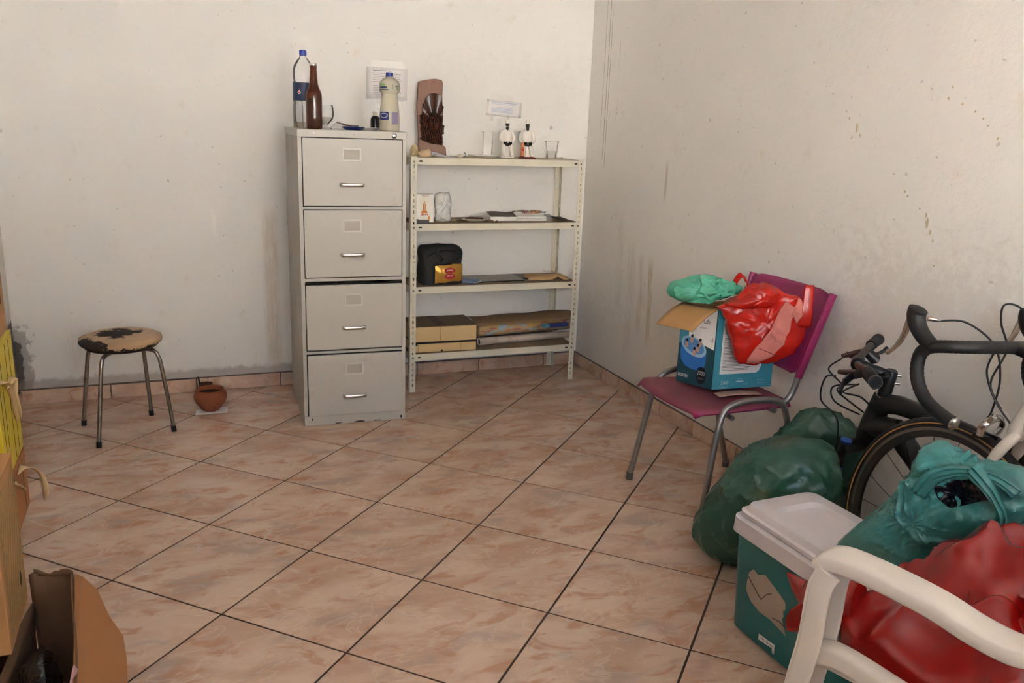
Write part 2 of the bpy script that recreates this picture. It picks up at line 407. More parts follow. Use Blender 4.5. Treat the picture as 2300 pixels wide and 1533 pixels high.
# floor: grout bed, then each tile laid on the diagonal
m_grout = MAT('dark grout', S(72, 54, 46), 0.85, var=0.2, vscale=30)
floor = struct(MB().box(XL, 0.0, YF, 0.0, -0.06, -0.0022).build('floor', m_grout, smooth=0))
def tile_mat(name, scl=1.0, dirt=0.0, base=1.0):
    t = NT(name); oi = t.n.new('ShaderNodeObjectInfo')
    cx = t.n.new('ShaderNodeCombineXYZ')
    t.lk(t.math('MULTIPLY', oi.outputs['Random'], 37.0), cx.inputs[0]); t.lk(t.math('MULTIPLY', oi.outputs['Random'], 91.0), cx.inputs[1])
    v = t.vec((0.9*scl, 1.7*scl, 1*scl), rot=(0, 0, math.radians(8)), loc=cx.outputs[0])
    a = t.noise(4.0, 5, 0.55, v, 0.6); b = t.noise(7.5, 6, 0.6, v, 0.9); c = t.noise(5.5, 5, 0.55, v, 0.5); d = t.noise(4.5, 3, 0.5, v, 1.6)
    k = lambda r, g, bb: tuple(x*base for x in S(r, g, bb)[:3]) + (1,)
    col = t.mix(t.step(a, 0.34, 0.66), k(204, 168, 144), k(222, 194, 172))
    col = t.mix(t.math('MULTIPLY', t.step(b, 0.52, 0.66), 0.7), col, k(196, 144, 112))
    col = t.mix(t.math('MULTIPLY', t.step(c, 0.54, 0.68), 0.6), col, k(180, 162, 150))
    vein = t.math('SUBTRACT', 1.0, t.step(t.math('ABSOLUTE', t.math('SUBTRACT', d, 0.5)), 0.0, 0.022))
    col = t.mix(t.math('MULTIPLY', vein, 0.34), col, k(232, 210, 190))
    tint = t.mix(oi.outputs['Random'], (0.95, 0.94, 0.93, 1), (1.02, 1.0, 0.99, 1)); col = t.mix(1.0, col, tint, 'MULTIPLY')
    if dirt: col = t.mix(t.math('MULTIPLY', t.step(t.noise(6, 6, 0.7), 0.45, 0.75), dirt), col, S(150, 120, 104))
    rough = t.math('ADD', 0.16, t.math('MULTIPLY', t.noise(4, 4), 0.14))
    t.out(col, rough, 0, 0.5); return t.m
m_tile = tile_mat('marbled beige floor tile', base=0.90)
m_skirt = tile_mat('marbled skirting tile', 1.6, 0.35)
TP, GAP = 0.42, 0.0065
th = math.radians(44.46); ax = Vector((math.cos(th), -math.sin(th))); bx_ = Vector((math.sin(th), math.cos(th))); g0 = Vector((-3.061, -1.282))
h = TP/2 - GAP/2
def tile_mesh(poly, nm):
    n = len(poly); c = Vector((sum(p[0] for p in poly)/n, sum(p[1] for p in poly)/n)); vs = []
    for z, ins in ((-0.006, 0.0), (-0.0009, 0.0), (0.0, 0.0012)):
        for p in poly:
            d = (c - Vector(p)); d = d.normalized()*ins*1.4 if d.length else d; vs.append((p[0]+d.x, p[1]+d.y, z))
    fs = [tuple(range(2*n, 3*n))] + [(j*n+i, j*n+(i+1) % n, (j+1)*n+(i+1) % n, (j+1)*n+i) for j in (0, 1) for i in range(n)]
    me = bpy.data.meshes.new(nm); me.from_pydata(vs, [], fs); me.materials.append(m_tile); return me
full = [tuple(ax*sx*h + bx_*sy*h) for sx, sy in ((-1,-1),(1,-1),(1,1),(-1,1))]
tm_full = tile_mesh(full, 'floor_tile')
def clip(poly, box):
    for i, (axis, lim, sg) in enumerate(((0, box[0], 1), (0, box[1], -1), (1, box[2], 1), (1, box[3], -1))):
        out = []
        for k in range(len(poly)):
            p, q = poly[k], poly[(k+1) % len(poly)]; dp, dq = sg*(p[axis]-lim), sg*(q[axis]-lim)
            if dp >= 0: out.append(p)
            if dp*dq < 0:
                f = dp/(dp-dq); out.append((p[0]+(q[0]-p[0])*f, p[1]+(q[1]-p[1])*f))
        poly = out
        if len(poly) < 3: return []
    return poly
RB = (XL+0.002, -0.002, -4.96, -0.002)
struct(MB().box(XL+0.001, -0.001, YF+0.001, -5.081, -0.0021, 0.0).build('floor_rear', m_tile, smooth=0))
for i in range(-16, 22):
    for j in range(-16, 22):
        c = g0 + ax*(i+0.5)*TP + bx_*(j+0.5)*TP
        pw = [(c.x+p[0], c.y+p[1]) for p in full]; pc = clip(pw, RB)
        if not pc: continue
        area = abs(sum(pc[k][0]*pc[(k+1) % len(pc)][1]-pc[(k+1) % len(pc)][0]*pc[k][1] for k in range(len(pc))))/2
        if area < 0.0004: continue
        me = tm_full if area > 0.999*(2*h)**2 else tile_mesh([(p[0]-c.x, p[1]-c.y) for p in pc], 'floor_tile')
        o = bpy.data.objects.new('floor_tile', me); COL.objects.link(o); o.parent = floor; o.location = (c.x, c.y, 0)
# skirting tiles along the walls
m_mortar = MAT('grey mortar', S(112, 98, 90), 0.9, var=0.25, vscale=25)
BH = 0.07
bb = struct(MB().box(XL+0.001, -0.001, -0.008, -0.0005, 0.0005, BH+0.004).build('baseboard_back', m_mortar, smooth=0))
def skirt(x0, x1, y0, y1, par):
    dx, dy = (x1-x0)/2, (y1-y0)/2; mb = MB().box(-dx, dx, -dy, dy, 0, BH-0.001+random.uniform(-.002, .001))
    o = mb.build('skirting_tile', m_skirt, par, smooth=0, bevel=0.0012); o.location = ((x0+x1)/2, (y0+y1)/2, 0.001); return o
seams = [XL+0.002, -2.551, -2.152, -1.735, -1.40, -0.99, -0.623, -0.215, -0.016]
for a0, a1 in zip(seams[:-1], seams[1:]): skirt(a0+0.003, a1-0.003, -0.0145, -0.0082, bb)
br = struct(MB().box(-0.008, -0.0005, -4.95, -0.0085, 0.0005, BH+0.002).build('baseboard_right', m_mortar, smooth=0))
ys = [-0.016, -0.384, -0.656, -1.001, -1.294, -1.63, -2.0, -2.4, -2.8, -3.2, -3.6, -4.0, -4.4, -4.9]
for a0, a1 in zip(ys[:-1], ys[1:]): skirt(-0.0145, -0.0082, a1+0.0025, a0-0.0025, br)
bl = struct(MB().box(XL+0.0005, XL+0.008, -4.95, -0.016, 0.0005, BH+0.002).build('baseboard_left', m_mortar, smooth=0))
yl = [-0.018, -0.3, -0.7, -1.1, -1.5, -1.9, -2.3, -2.7, -3.1, -3.5, -3.9, -4.3, -4.9]
for a0, a1 in zip(yl[:-1], yl[1:]): skirt(XL+0.0082, XL+0.0145, a1+0.0025, a0-0.0025, bl)

# flaked paint on the right wall: small raised and broken chips
m_chip = MAT('bare plaster chip', S(204, 188, 156), 0.9, var=0.2, vscale=80)
m_curl = MAT('curled paint flake', S(236, 229, 217), 0.5, var=0.05)
def chip(par, y, z, w, hgt, mat, nm, seed):
    rnd = random.Random(seed); n = 11; out = [((w*math.cos(2*PI*k/n))*rnd.uniform(.6, 1.1), (hgt*math.sin(2*PI*k/n))*rnd.uniform(.6, 1.1)) for k in range(n)]
    return MB().prism(out, (0, y, z), (0,-1,0), (0,0,1), (-1,0,0), -0.001, rnd.uniform(.0008, .0018)).build(nm, mat, par, smooth=0)
CH = [(-2.081,1.418,.007,.022),(-2.04,1.447,.005,.008),(-2.10,1.39,.004,.01),(-2.438,1.129,.008,.022),(-2.43,1.152,.006,.010),(-2.455,1.10,.005,.012),(-2.47,1.076,.004,.008),
      (-2.456,1.542,.004,.006),(-2.446,1.509,.007,.008),(-2.549,1.47,.005,.005),(-2.50,1.492,.006,.006),(-2.639,1.395,.005,.005),(-2.33,1.217,.006,.006),(-2.345,1.205,.005,.006),(-1.941,1.531,.004,.004),
      (-2.40,1.17,.004,.005),(-2.49,1.00,.006,.004),(-2.60,1.43,.004,.003),(-2.58,1.45,.004,.004),(-2.02,1.47,.003,.006)]
for k, (y, z, w, hh) in enumerate(CH): chip(wall_right, y, z, w*0.75, hh*0.8, m_chip, 'paint_chip', k)
for k in range(26):
    chip(wall_right, random.uniform(-2.9, -1.6), random.uniform(.82, 1.12), random.uniform(.003, .006), random.uniform(.004, .010), m_curl, 'paint_flake', 100+k)
for k, (x, z, w, hh) in enumerate([(-.225, 1.375, .008, .010), (-.235, 1.90, .004, .006), (-.79, .80, .004, .010), (-1.95, .62, .004, .004), (-.445, 1.422, .008, .003)]):
    rnd = random.Random(k); out = [(w*math.cos(2*PI*i/9)*rnd.uniform(.7, 1.1), hh*math.sin(2*PI*i/9)*rnd.uniform(.7, 1.1)) for i in range(9)]
    MB().prism(out, (x, 0, z), (1,0,0), (0,0,1), (0,-1,0), -0.001, 0.001).build('paint_chip', m_chip, wall_back, smooth=0)

# ------------------------------------------------------------------ filing cabinet
m_cab = MAT('grey cabinet paint', S(192, 188, 178), 0.42, var=0.06, vscale=3, dirt=S(150, 138, 122), dscale=5, dlo=0.58, dhi=0.85)
def cab_side_mat():
    t = NT('worn cabinet side paint'); v = t.vec((14, 14, 1.2)); n = t.noise(2.2, 6, 0.7, v); k = t.noise(3, 4, 0.6)
    c = t.mix(k, S(160, 154, 143), S(184, 178, 166)); c = t.mix(t.step(n, 0.56, 0.72), c, S(118, 100, 84)); return t.out(c, 0.5)
m_cabs = cab_side_mat()
m_dark = PLAIN('dark gap shade', S(20, 18, 18), 0.8)
m_chrome = MAT('worn chrome', S(206, 204, 200), 0.22, 1.0, var=0.15, vscale=40)
m_steel = MAT('tarnished steel tube', S(156, 148, 138), 0.30, 1.0, var=0.3, vscale=30, dirt=S(92, 72, 54), dscale=12, dlo=0.52, dhi=0.75)
m_rust = MAT('rust chips', S(70, 48, 38), 0.9, var=0.3, vscale=60)
CW, CD, CH_ = 0.47, 0.615, 1.335
cab = thing('filing_cabinet', 'tall grey steel four-drawer filing cabinet standing against the back wall', 'filing cabinet', (-1.459, -0.3835, 0), math.radians(-2.6))
x0, x1, yf, yb = -CW/2, CW/2, -CD/2+0.012, CD/2
b = MB(); t_ = 0.004
b.box(x0, x0+t_, yf, yb, 0.0, 1.302).box(x1-t_, x1, yf, yb, 0.0, 1.302).box(x0+t_, x1-t_, yb-t_, yb, 0.0, 1.302)
side = b.build('side_panels', m_cabs, cab, smooth=0)
b = MB()
b.box(x0, x0+0.017, yf-0.006, yf+0.016, 0.0, 1.302).box(x1-0.017, x1, yf-0.006, yf+0.016, 0.0, 1.302)
for z0, z1 in ((0.994, 1.008), (0.676, 0.690), (0.340, 0.352)): b.box(x0+0.017, x1-0.017, yf-0.003, yf+0.016, z0, z1)
b.build('front_frame', m_cab, cab, smooth=0)
b = MB(); b.box(x0-0.002, x1+0.002, yf-0.008, yb+0.001, 1.302, CH_); b.build('top_cap', m_cab, cab, smooth=0, bevel=0.003)
b = MB(); b.box(x0, x1, yf-0.010, yf+0.004, 0.0, 0.046); pln = b.build('plinth', m_cab, cab, smooth=0, bevel=0.002)
rnd = random.Random(3)
for (px_, pz, w, hh) in ((0.02, 0.006, 0.03, 0.004), (-0.08, 0.005, 0.018, 0.003), (-0.2, 0.03, 0.004, 0.006), (0.10, 0.004, 0.02, 0.003), (0.215, 0.015, 0.005, 0.01)):
    out = [(px_+w*math.cos(2*PI*i/10)*rnd.uniform(.6,1.1), max(0.0005, pz+hh*math.sin(2*PI*i/10)*rnd.uniform(.6,1.1))) for i in range(10)]
    MB().prism(out, (0, yf-0.010, 0), t0=-0.001, t1=0.0006).build('paint_loss', m_rust, pln, smooth=0)
def drawer(z0, z1, fwd, drop_l=0.0):
    yd = yf-0.008-fwd; d = MB(); dx = x0+0.019; ex = x1-0.019
    d.box(dx, ex, yd, yd+0.014, z0, z1); o = d.build('drawer', m_cab, cab, smooth=0, bevel=0.0025)
    MB().box(dx-0.003, ex+0.003, yf-0.0072, yf+0.003, z0-0.003, z1+0.003).build('painted_gap_shade', m_dark, o, smooth=0)  # dark strip round the drawer front, gap shade put in as colour
    tr = MB(); tr.box(dx+0.012, ex-0.012, yd+0.030, yb-0.02, z0+0.012, z0+0.016).box(dx+0.012, dx+0.014, yd+0.014, yb-0.02, z0+0.012, z1-0.05).box(ex-0.014, ex-0.012, yd+0.014, yb-0.02, z0+0.012, z1-0.05)
    tr.build('drawer_tray', m_dark, o, smooth=0)
    zc = z1-0.068; xc = -0.007; f = MB(); w, hh = 0.042, 0.029
    f.box(xc-w, xc+w, yd-0.0035, yd, zc+hh-0.008, zc+hh).box(xc-w, xc+w, yd-0.0035, yd, zc-hh, zc-hh+0.008).box(xc-w, xc-w+0.008, yd-0.0035, yd, zc-hh+0.008, zc+hh-0.008).box(xc+w-0.008, xc+w, yd-0.0035, yd, zc-hh+0.008, zc+hh-0.008)
    f.build('label_frame', m_lframe, o, smooth=0, bevel=0.001)
    MB().box(xc-w+0.008, xc+w-0.008, yd-0.0012, yd, zc-hh+0.008, zc+hh-0.008).build('label_card', PLAINC, o, smooth=0)
    zc = z1-0.197; hb = MB(); w = 0.052
    path = spline([(xc-w, yd+0.001, zc), (xc-w, yd-0.012, zc+0.001), (xc-w+0.010, yd-0.022, zc+0.001), (xc, yd-0.024, zc+0.001), (xc+w-0.010, yd-0.022, zc+0.001), (xc+w, yd-0.012, zc+0.001), (xc+w, yd+0.001, zc)], 5)
    hb.tube(path, 0.0065, 8, flat=(1.25, 0.45)); hb.build('handle', m_chrome, o)
    return o
PLAINC = PLAIN('label card', S(178, 172, 158), 0.6); m_lframe = MAT('pale label frame', S(208, 205, 196), 0.35)
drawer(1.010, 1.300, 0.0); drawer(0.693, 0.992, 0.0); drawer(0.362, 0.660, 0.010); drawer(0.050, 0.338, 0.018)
lk = MB(); lk.lathe([(0.0, 0.006), (0.0095, 0.006), (0.012, 0.0045), (0.0125, 0.0)], 20); lko = lk.build('lock', m_chrome, cab, loc=(0.180, yf-0.008, 1.318), rot=(PI/2, 0, 0))
MB().box(-0.0012, 0.0012, -0.005, 0.005, 0.006, 0.0066).lathe([(0.0085, 0.0061), (0.0062, 0.0063), (0.0062, 0.0061)], 16).build('keyhole', m_dark, lko, smooth=0)
for sx in (-0.195, -0.165, -0.045, 0.005): MB().lathe([(0.0, 0.0012), (0.003, 0.001), (0.0035, 0.0)], 10).build('rivet', m_steel, cab, loc=(sx, yf-0.008, 1.318), rot=(PI/2, 0, 0))

# ------------------------------------------------------------------ slotted-angle shelf unit
m_shelf = MAT('cream shelf enamel', S(222, 216, 196), 0.45, var=0.05, vscale=4, dirt=S(176, 158, 128), dscale=9, dlo=0.60, dhi=0.85)
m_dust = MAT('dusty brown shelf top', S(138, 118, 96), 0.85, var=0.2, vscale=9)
m_slot = PLAIN('dark bolt slot', S(52, 46, 40), 0.8)
SX0, SX1, SY0, SY1 = -1.112, -0.166, -0.312, -0.014
unit = thing('shelf_unit', 'cream slotted-angle steel shelf unit with four shelves in the corner', 'shelf', ((SX0+SX1)/2, (SY0+SY1)/2, 0))
UX, UY = (SX0+SX1)/2, (SY0+SY1)/2
def flange(L, w, pitch=0.05):
    """a strip w wide and L long with alternating slots and round holes cut through; returns verts/faces in (a, z)"""
    vs = []; fs = []; c = w*0.5; hw = 0.0035; zs = [0.0]; z = 0.03; k = 0
    while z < L-0.04:
        hl = 0.016 if k % 2 == 0 else 0.0075
        zs += [z, z+hl]; z += hl + 0.0165; k += 1
    zs.append(L)
    def q(a0, a1, z0, z1):
        b0 = len(vs); vs.extend([(a0, z0), (a1, z0), (a1, z1), (a0, z1)]); fs.append((b0, b0+1, b0+2, b0+3))
    for i in range(len(zs)-1):
        q(0, c-hw, zs[i], zs[i+1]); q(c+hw, w, zs[i], zs[i+1])
        if i % 2 == 0: q(c-hw, c+hw, zs[i], zs[i+1])
    return vs, fs
vs_, fs_ = flange(1.215, 0.030)
def post(px_, py_, sx, sy):
    mb = MB(); mb.add([(sx*a, 0, z) for a, z in vs_], fs_); mb.add([(0, sy*a, z) for a, z in vs_], fs_)
    return mb.build('post', m_shelf, unit, smooth=0, solid=0.0018, loc=(px_-UX, py_-UY, 0), offs=0)
post(SX0, SY0, 1, 1); post(SX1, SY0, -1, 1); post(SX0, SY1, 1, -1); post(SX1, SY1, -1, -1)
ZS = [1.210, 0.883, 0.560, 0.204]
for k, z in enumerate(ZS):
    e = 0.0025; xa, xb, ya, yb_ = SX0+e-UX, SX1-e-UX, SY0+e-UY, SY1-e-UY
    mb = MB().box(xa, xb, ya, yb_, z-0.002, z)
    mb.box(xa, xb, ya, ya+0.0015, z-0.034, z-0.002).box(xa, xb, yb_-0.0015, yb_, z-0.034, z-0.002).box(xa, xa+0.0015, ya+0.0015, yb_-0.0015, z-0.034, z-0.002).box(xb-0.0015, xb, ya+0.0015, yb_-0.0015, z-0.034, z-0.002)
    mb.box(xa, xb, ya+0.0015, ya+0.012, z-0.034, z-0.0325)
    sh = mb.build('shelf', m_shelf, unit, smooth=0, bevel=0.0008)
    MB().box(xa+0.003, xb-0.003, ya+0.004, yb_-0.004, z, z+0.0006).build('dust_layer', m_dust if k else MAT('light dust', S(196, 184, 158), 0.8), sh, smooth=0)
    for sx in (xa+0.040, xb-0.052): MB().box(sx, sx+0.016, ya-0.0006, ya+0.0002, z-0.021, z-0.013).build('bolt_slot', m_slot, sh, smooth=0)
    for sx in (xa+0.014, xb-0.014):
        MB().lathe([(0.0, 0.0035), (0.004, 0.003), (0.0055, 0.0)], 10).build('bolt', m_steel, sh, loc=(sx, SY0-UY-0.001, z-0.018), rot=(PI/2, 0, 0))

# ------------------------------------------------------------------ things on the cabinet
m_clear = CLEAR('clear plastic', body=0.16)
m_glass = CLEAR('clear drinking glass', body=0.12, gloss=0.02, ior=1.22)
m_film = CLEAR('thin plastic film', body=0.14, bodycol=(0.95,0.95,0.95,1), gloss=0.12, ior=1.3)
m_blue = MAT('blue cap plastic', S(40, 58, 150), 0.4)
m_navy = MAT('navy bottle label', S(22, 40, 80), 0.45, var=0.1)
m_amber = NT('amber bottle glass'); m_amber.b.inputs['Transmission Weight'].default_value = 0.75; m_amber = m_amber.out(S(112, 46, 12), 0.06)
m_beer = MAT('dark beer', S(40, 18, 12), 0.2)
m_white = MAT('white gloss', S(236, 232, 224), 0.35, var=0.04)
m_paper = MAT('white paper', S(228, 224, 222), 0.85, var=0.04)
m_black = MAT('black plastic', S(22, 21, 22), 0.45, var=0.2)
m_ink = PLAIN('grey print ink', S(120, 116, 118), 0.8)
m_bink = PLAIN('blue print ink', S(176, 190, 214), 0.8)
CT = CH_ + 0.0005
# amber beer bottle
bt = thing('beer_bottle', 'brown glass beer bottle with a metal cap at the front of the cabinet top', 'bottle', (-1.625, -0.615, CT))
prof = [(0.0, 0.002), (0.030, 0.0), (0.0335, 0.004), (0.0345, 0.012), (0.0345, 0.135), (0.0335, 0.146), (0.029, 0.160), (0.0225, 0.173), (0.019, 0.185), (0.0165, 0.21), (0.0142, 0.245), (0.0135, 0.250), (0.0148, 0.252), (0.0148, 0.262), (0.0128, 0.266)]
MB().lathe(prof, 32).build('glass', m_amber, bt)
MB().lathe([(0.0, 0.004), (0.031, 0.004), (0.0325, 0.012), (0.0325, 0.128), (0.0, 0.128)], 28).build('beer', m_beer, bt)
MB().lathe([(0.0, 0.272), (0.011, 0.272), (0.0155, 0.269), (0.0162, 0.262), (0.0158, 0.261)], 24).build('cap', m_chrome, bt)
# two-litre bottle behind
bt = thing('soda_bottle', 'large clear plastic soda bottle with blue cap and navy label behind the beer bottle', 'bottle', (-1.648, -0.485, CT))
prof = [(0.0, 0.006), (0.030, 0.0), (0.038, 0.006), (0.045, 0.030), (0.0465, 0.060), (0.045, 0.105), (0.0445, 0.11), (0.0475, 0.115), (0.0475, 0.195), (0.044, 0.20), (0.046, 0.215), (0.046, 0.245), (0.042, 0.265), (0.030, 0.285), (0.018, 0.298), (0.0135, 0.306), (0.0135, 0.318)]
MB().lathe([(r*0.98, z) for r, z in prof], 32).build('shell', m_clear, bt)
MB().lathe([(0.0472, 0.118), (0.0475, 0.12), (0.0475, 0.192), (0.0472, 0.194)], 32).build('label', m_navy, bt)
MB().lathe([(0.015, 0.308), (0.0158, 0.310), (0.0158, 0.327), (0.014, 0.331), (0.0, 0.331)], 24).build('cap', m_blue, bt)
MB().lathe([(0.0, 0.008), (0.034, 0.004), (0.043, 0.028), (0.0, 0.028)], 24).build('liquid', CLEAR('pale liquid', (0.93, 0.9, 0.8, 1), 0.15, S(214, 204, 176)), bt)
u_ = Vector((0.94, -0.34, 0)).normalized(); n_ = Vector((-0.34, -0.94, 0)).normalized()
mk = MB(); c0 = Vector((0, 0, 0.158)) + n_*0.0478
mk.prism(ell(-0.010, -0.006, 0.007, 0.008, 16), c0, u_, (0,0,1), n_, -0.004, 0.0006).build('label_ring', m_white, bt, smooth=0)
MB().prism(ell(-0.010, -0.006, 0.0045, 0.005, 14), c0, u_, (0,0,1), n_, 0.0, 0.0012).prism([(-0.010, 0.002), (-0.007, 0.002), (-0.009, 0.012), (-0.0105, 0.012)], c0, u_, (0,0,1), n_, 0.0, 0.001).build('label_mark', PLAIN('red print', S(200, 60, 60)), bt, smooth=0)
# small bottle with yellow liquid
bt = thing('slim_bottle', 'slim clear bottle with a little yellow liquid, leftmost on the cabinet', 'bottle', (-1.660, -0.385, CT))
MB().lathe([(0.0, 0.004), (0.018, 0.0), (0.022, 0.004), (0.0225, 0.09), (0.019, 0.12), (0.012, 0.15), (0.0085, 0.165), (0.0085, 0.175)], 24).build('shell', m_clear, bt)
MB().lathe([(0.0, 0.006), (0.0205, 0.004), (0.0205, 0.024), (0.0, 0.024)], 20).build('liquid', MAT('yellow liquid', S(178, 140, 58), 0.2), bt)
MB().lathe([(0.0105, 0.170), (0.0105, 0.192), (0.0, 0.194)], 16).build('cap', m_black, bt)
# goblet
gb = thing('glass_goblet', 'round clear glass goblet standing behind the beer bottle', 'glass', (-1.560, -0.515, CT))
MB().lathe([(0.0, 0.004), (0.026, 0.002), (0.027, 0.0), (0.026, 0.004), (0.008, 0.010), (0.007, 0.016), (0.016, 0.024), (0.032, 0.042), (0.0375, 0.062), (0.036, 0.085), (0.032, 0.104), (0.031, 0.104), (0.035, 0.085), (0.0362, 0.062), (0.031, 0.044), (0.015, 0.027), (0.0, 0.024)], 32).build('bowl', m_glass, gb)
MB().lathe([(0.0, 0.0245), (0.015, 0.0275), (0.030, 0.044), (0.033, 0.052), (0.0, 0.050)], 24).build('wax', MAT('white wax residue', S(206, 200, 188), 0.6), gb)
# blue plate with bark and paper
tag(MB().lathe([(0.0, 0.003), (0.028, 0.001), (0.034, 0.0), (0.040, 0.004), (0.050, 0.013), (0.049, 0.0145), (0.036, 0.006), (0.0, 0.005)], 32).build('blue_dish', MAT('blue dish glaze', S(34, 44, 104), 0.3), loc=(-1.453, -0.60, CT)), 'small dark blue dish on the cabinet top', 'dish')
mb = MB().tube(spline([(-1.532, -0.63, CT+0.030), (-1.51, -0.625, CT+0.026), (-1.48, -0.61, CT+0.0195), (-1.43, -0.595, CT+0.0175)], 5), [0.003]*6+[0.006]*6+[0.004]*4, 8, flat=(0.6, 1.2))
tag(mb.build('cigar_stub', MAT('dry brown leaf', S(92, 72, 52), 0.8, var=0.3, vscale=60)), 'dry brown cigar resting on the rim of the blue dish', 'cigar')
mb = MB().grid(9, 7, lambda a, c: (-1.545+0.075*a, -0.56+0.06*c, CT+0.004+0.020*math.sin(a*PI*0.9)*(0.4+c)+0.004*math.sin(7*a+3*c)))
tag(mb.build('crumpled_paper', m_paper, solid=0.0006), 'crumpled scrap of white paper behind the blue dish', 'paper')
tag(MB().lathe([(0.0, 0.003), (0.032, 0.001), (0.038, 0.0), (0.050, 0.006), (0.068, 0.011), (0.067, 0.0125), (0.05, 0.008), (0.036, 0.004), (0.0, 0.004)], 40).build('white_plate', m_white, loc=(-1.355, -0.46, CT)), 'white saucer under the small dark bottle on the cabinet', 'plate')
bt = thing('dropper_bottle', 'small dark bottle with a white cap on the white saucer', 'bottle', (-1.318, -0.44, CT+0.0075))
MB().lathe([(0.0, 0.001), (0.020, 0.0), (0.0225, 0.003), (0.0225, 0.040), (0.020, 0.049), (0.013, 0.056), (0.011, 0.058)], 28).build('glass', MAT('near black bottle', S(16, 15, 18), 0.1), bt)
MB().lathe([(0.0118, 0.056), (0.012, 0.058), (0.012, 0.074), (0.011, 0.076), (0.0, 0.076)], 20).build('cap', MAT('cream cap', S(222, 212, 190), 0.5), bt)
# alcohol bottle
bt = thing('alcohol_bottle', 'milky waisted plastic alcohol bottle with blue cap and blue label on the cabinet', 'bottle', (-1.290, -0.60, CT))
m_milk = CLEAR('milky plastic', (0.95, 0.95, 0.9, 1), 0.62, S(222, 216, 192), 0.15)
prof = [(0.0, 0.003), (0.038, 0.0), (0.0435, 0.004), (0.0445, 0.012), (0.0445, 0.055), (0.043, 0.080), (0.0405, 0.110), (0.0365, 0.140), (0.0345, 0.156), (0.0345, 0.160), (0.0435, 0.170), (0.0455, 0.176), (0.0455, 0.200), (0.043, 0.210), (0.031, 0.223), (0.018, 0.230), (0.0165, 0.234)]
MB().lathe(prof, 36).build('body', m_milk, bt)
MB().lathe([(0.0158, 0.232), (0.0165, 0.234), (0.016, 0.252), (0.0, 0.253)], 24).build('cap', m_blue, bt)
MB().lathe([(0.0, 0.005), (0.042, 0.005), (0.0428, 0.040), (0.0, 0.040)], 28).build('liquid', MAT('purple brown liquid', S(150, 112, 96), 0.3, var=0.2), bt)
ang = lambda d: math.radians(d)
MB().lathe([(0.0449, 0.048), (0.0448, 0.083-0.0)], 20, a0=ang(-175), a1=ang(-108)).build('label', MAT('blue label print', S(34, 48, 120), 0.4), bt)
MB().lathe([(0.0449, 0.030), (0.0443, 0.083)], 14, a0=ang(-92), a1=ang(-45)).build('label', MAT('faded violet label', S(132, 124, 150), 0.5), bt)
ll = MB()
for k in range(24):
    a0 = 2*PI*k/24; a1 = 2*PI*(k+1)/24; q = []
    for a, rr in ((a0, 1.0), (a1, 1.0), (a1, 0.82), (a0, 0.82)):
        th_ = ang(-138) + 0.42*rr*math.cos(a); q.append((0.0456*math.cos(th_), 0.0456*math.sin(th_), 0.068+0.010*rr*math.sin(a)))
    ll.add(q, [(0,1,2,3)])
ll.build('label_swoosh', m_white, bt, smooth=0)
for z0, z1, a0, a1, cc in ((0.196, 0.203, -165, -128, S(96, 160, 96)), (0.183, 0.192, -165, -120, S(40, 52, 90)), (0.176, 0.180, -165, -110, S(70, 74, 84)), (0.190, 0.196, -70, -45, S(110, 116, 110)), (0.177, 0.188, -62, -52, S(90, 150, 100)), (0.178, 0.202, -88, -86, S(70, 70, 80))):
    rr = 0.0461; MB().lathe([(rr, z0), (rr, z1)], 10, a0=ang(a0), a1=ang(a1)).build('print_band', PLAIN('bottle print', cc), bt)

# notices taped to the wall
def notice(name, label, cx, cz, w, hgt, lines, ink, tilt, tapes, film=True):
    t = thing(name, label, 'notice', (cx, -0.0012, cz), rot=(0, tilt, 0))
    MB().grid(8, 6, lambda a, c: ((a-.5)*w, -0.001-0.0012*abs(math.sin(a*9+c*4)), (c-.5)*hgt)).build('sheet', m_paper, t, solid=0.0005)
    lm = MB()
    for (xa, xb, z, hh) in lines: lm.box(xa, xb, -0.0032, -0.0028, z-hh/2, z+hh/2)
    lm.build('printed_lines', ink, t, smooth=0)
    for (xa, xb, za, zb) in tapes:
        MB().grid(12, 5, lambda a, c: (xa+(xb-xa)*a, -0.0035-0.0022*abs(math.sin(a*23+c*5)), za+(zb-za)*c)).build('sticky_tape', m_film, t)
    return t
L = [(-0.075, 0.02, 0.062, 0.0022)] + [(-0.073, 0.078 - random.uniform(0, .03), 0.05-0.0085*k, 0.0014) for k in range(6)] + [(-0.073, 0.078 - random.uniform(0, .03), -0.012-0.0085*k, 0.0014) for k in range(6)]
notice('wall_notice', 'white printed sheet taped to the wall above the filing cabinet', -1.158, 1.563, 0.212, 0.155, L, m_ink, 0.01, [(-0.08, 0.085, 0.066, 0.11), (-0.06, -0.03, -0.10, -0.06), (0.05, 0.09, -0.085, -0.06)])
L = [(-0.075, 0.07, 0.030, 0.004), (-0.078, 0.06, 0.022, 0.0015)] + [(-0.075, 0.05, 0.004-0.006*k, 0.0022) for k in range(5)]
notice('taped_slip', 'faded pale blue slip of paper taped above the two statuettes', -0.512, 1.464, 0.205, 0.082, L, m_bink, 0.05, [(-0.08, 0.05, 0.036, 0.066), (0.018, 0.034, -0.085, -0.03), (-0.075, -0.06, -0.07, -0.03), (-0.103, -0.088, -0.035, 0.04)])

# ------------------------------------------------------------------ top shelf
T1 = ZS[0] + 0.0008
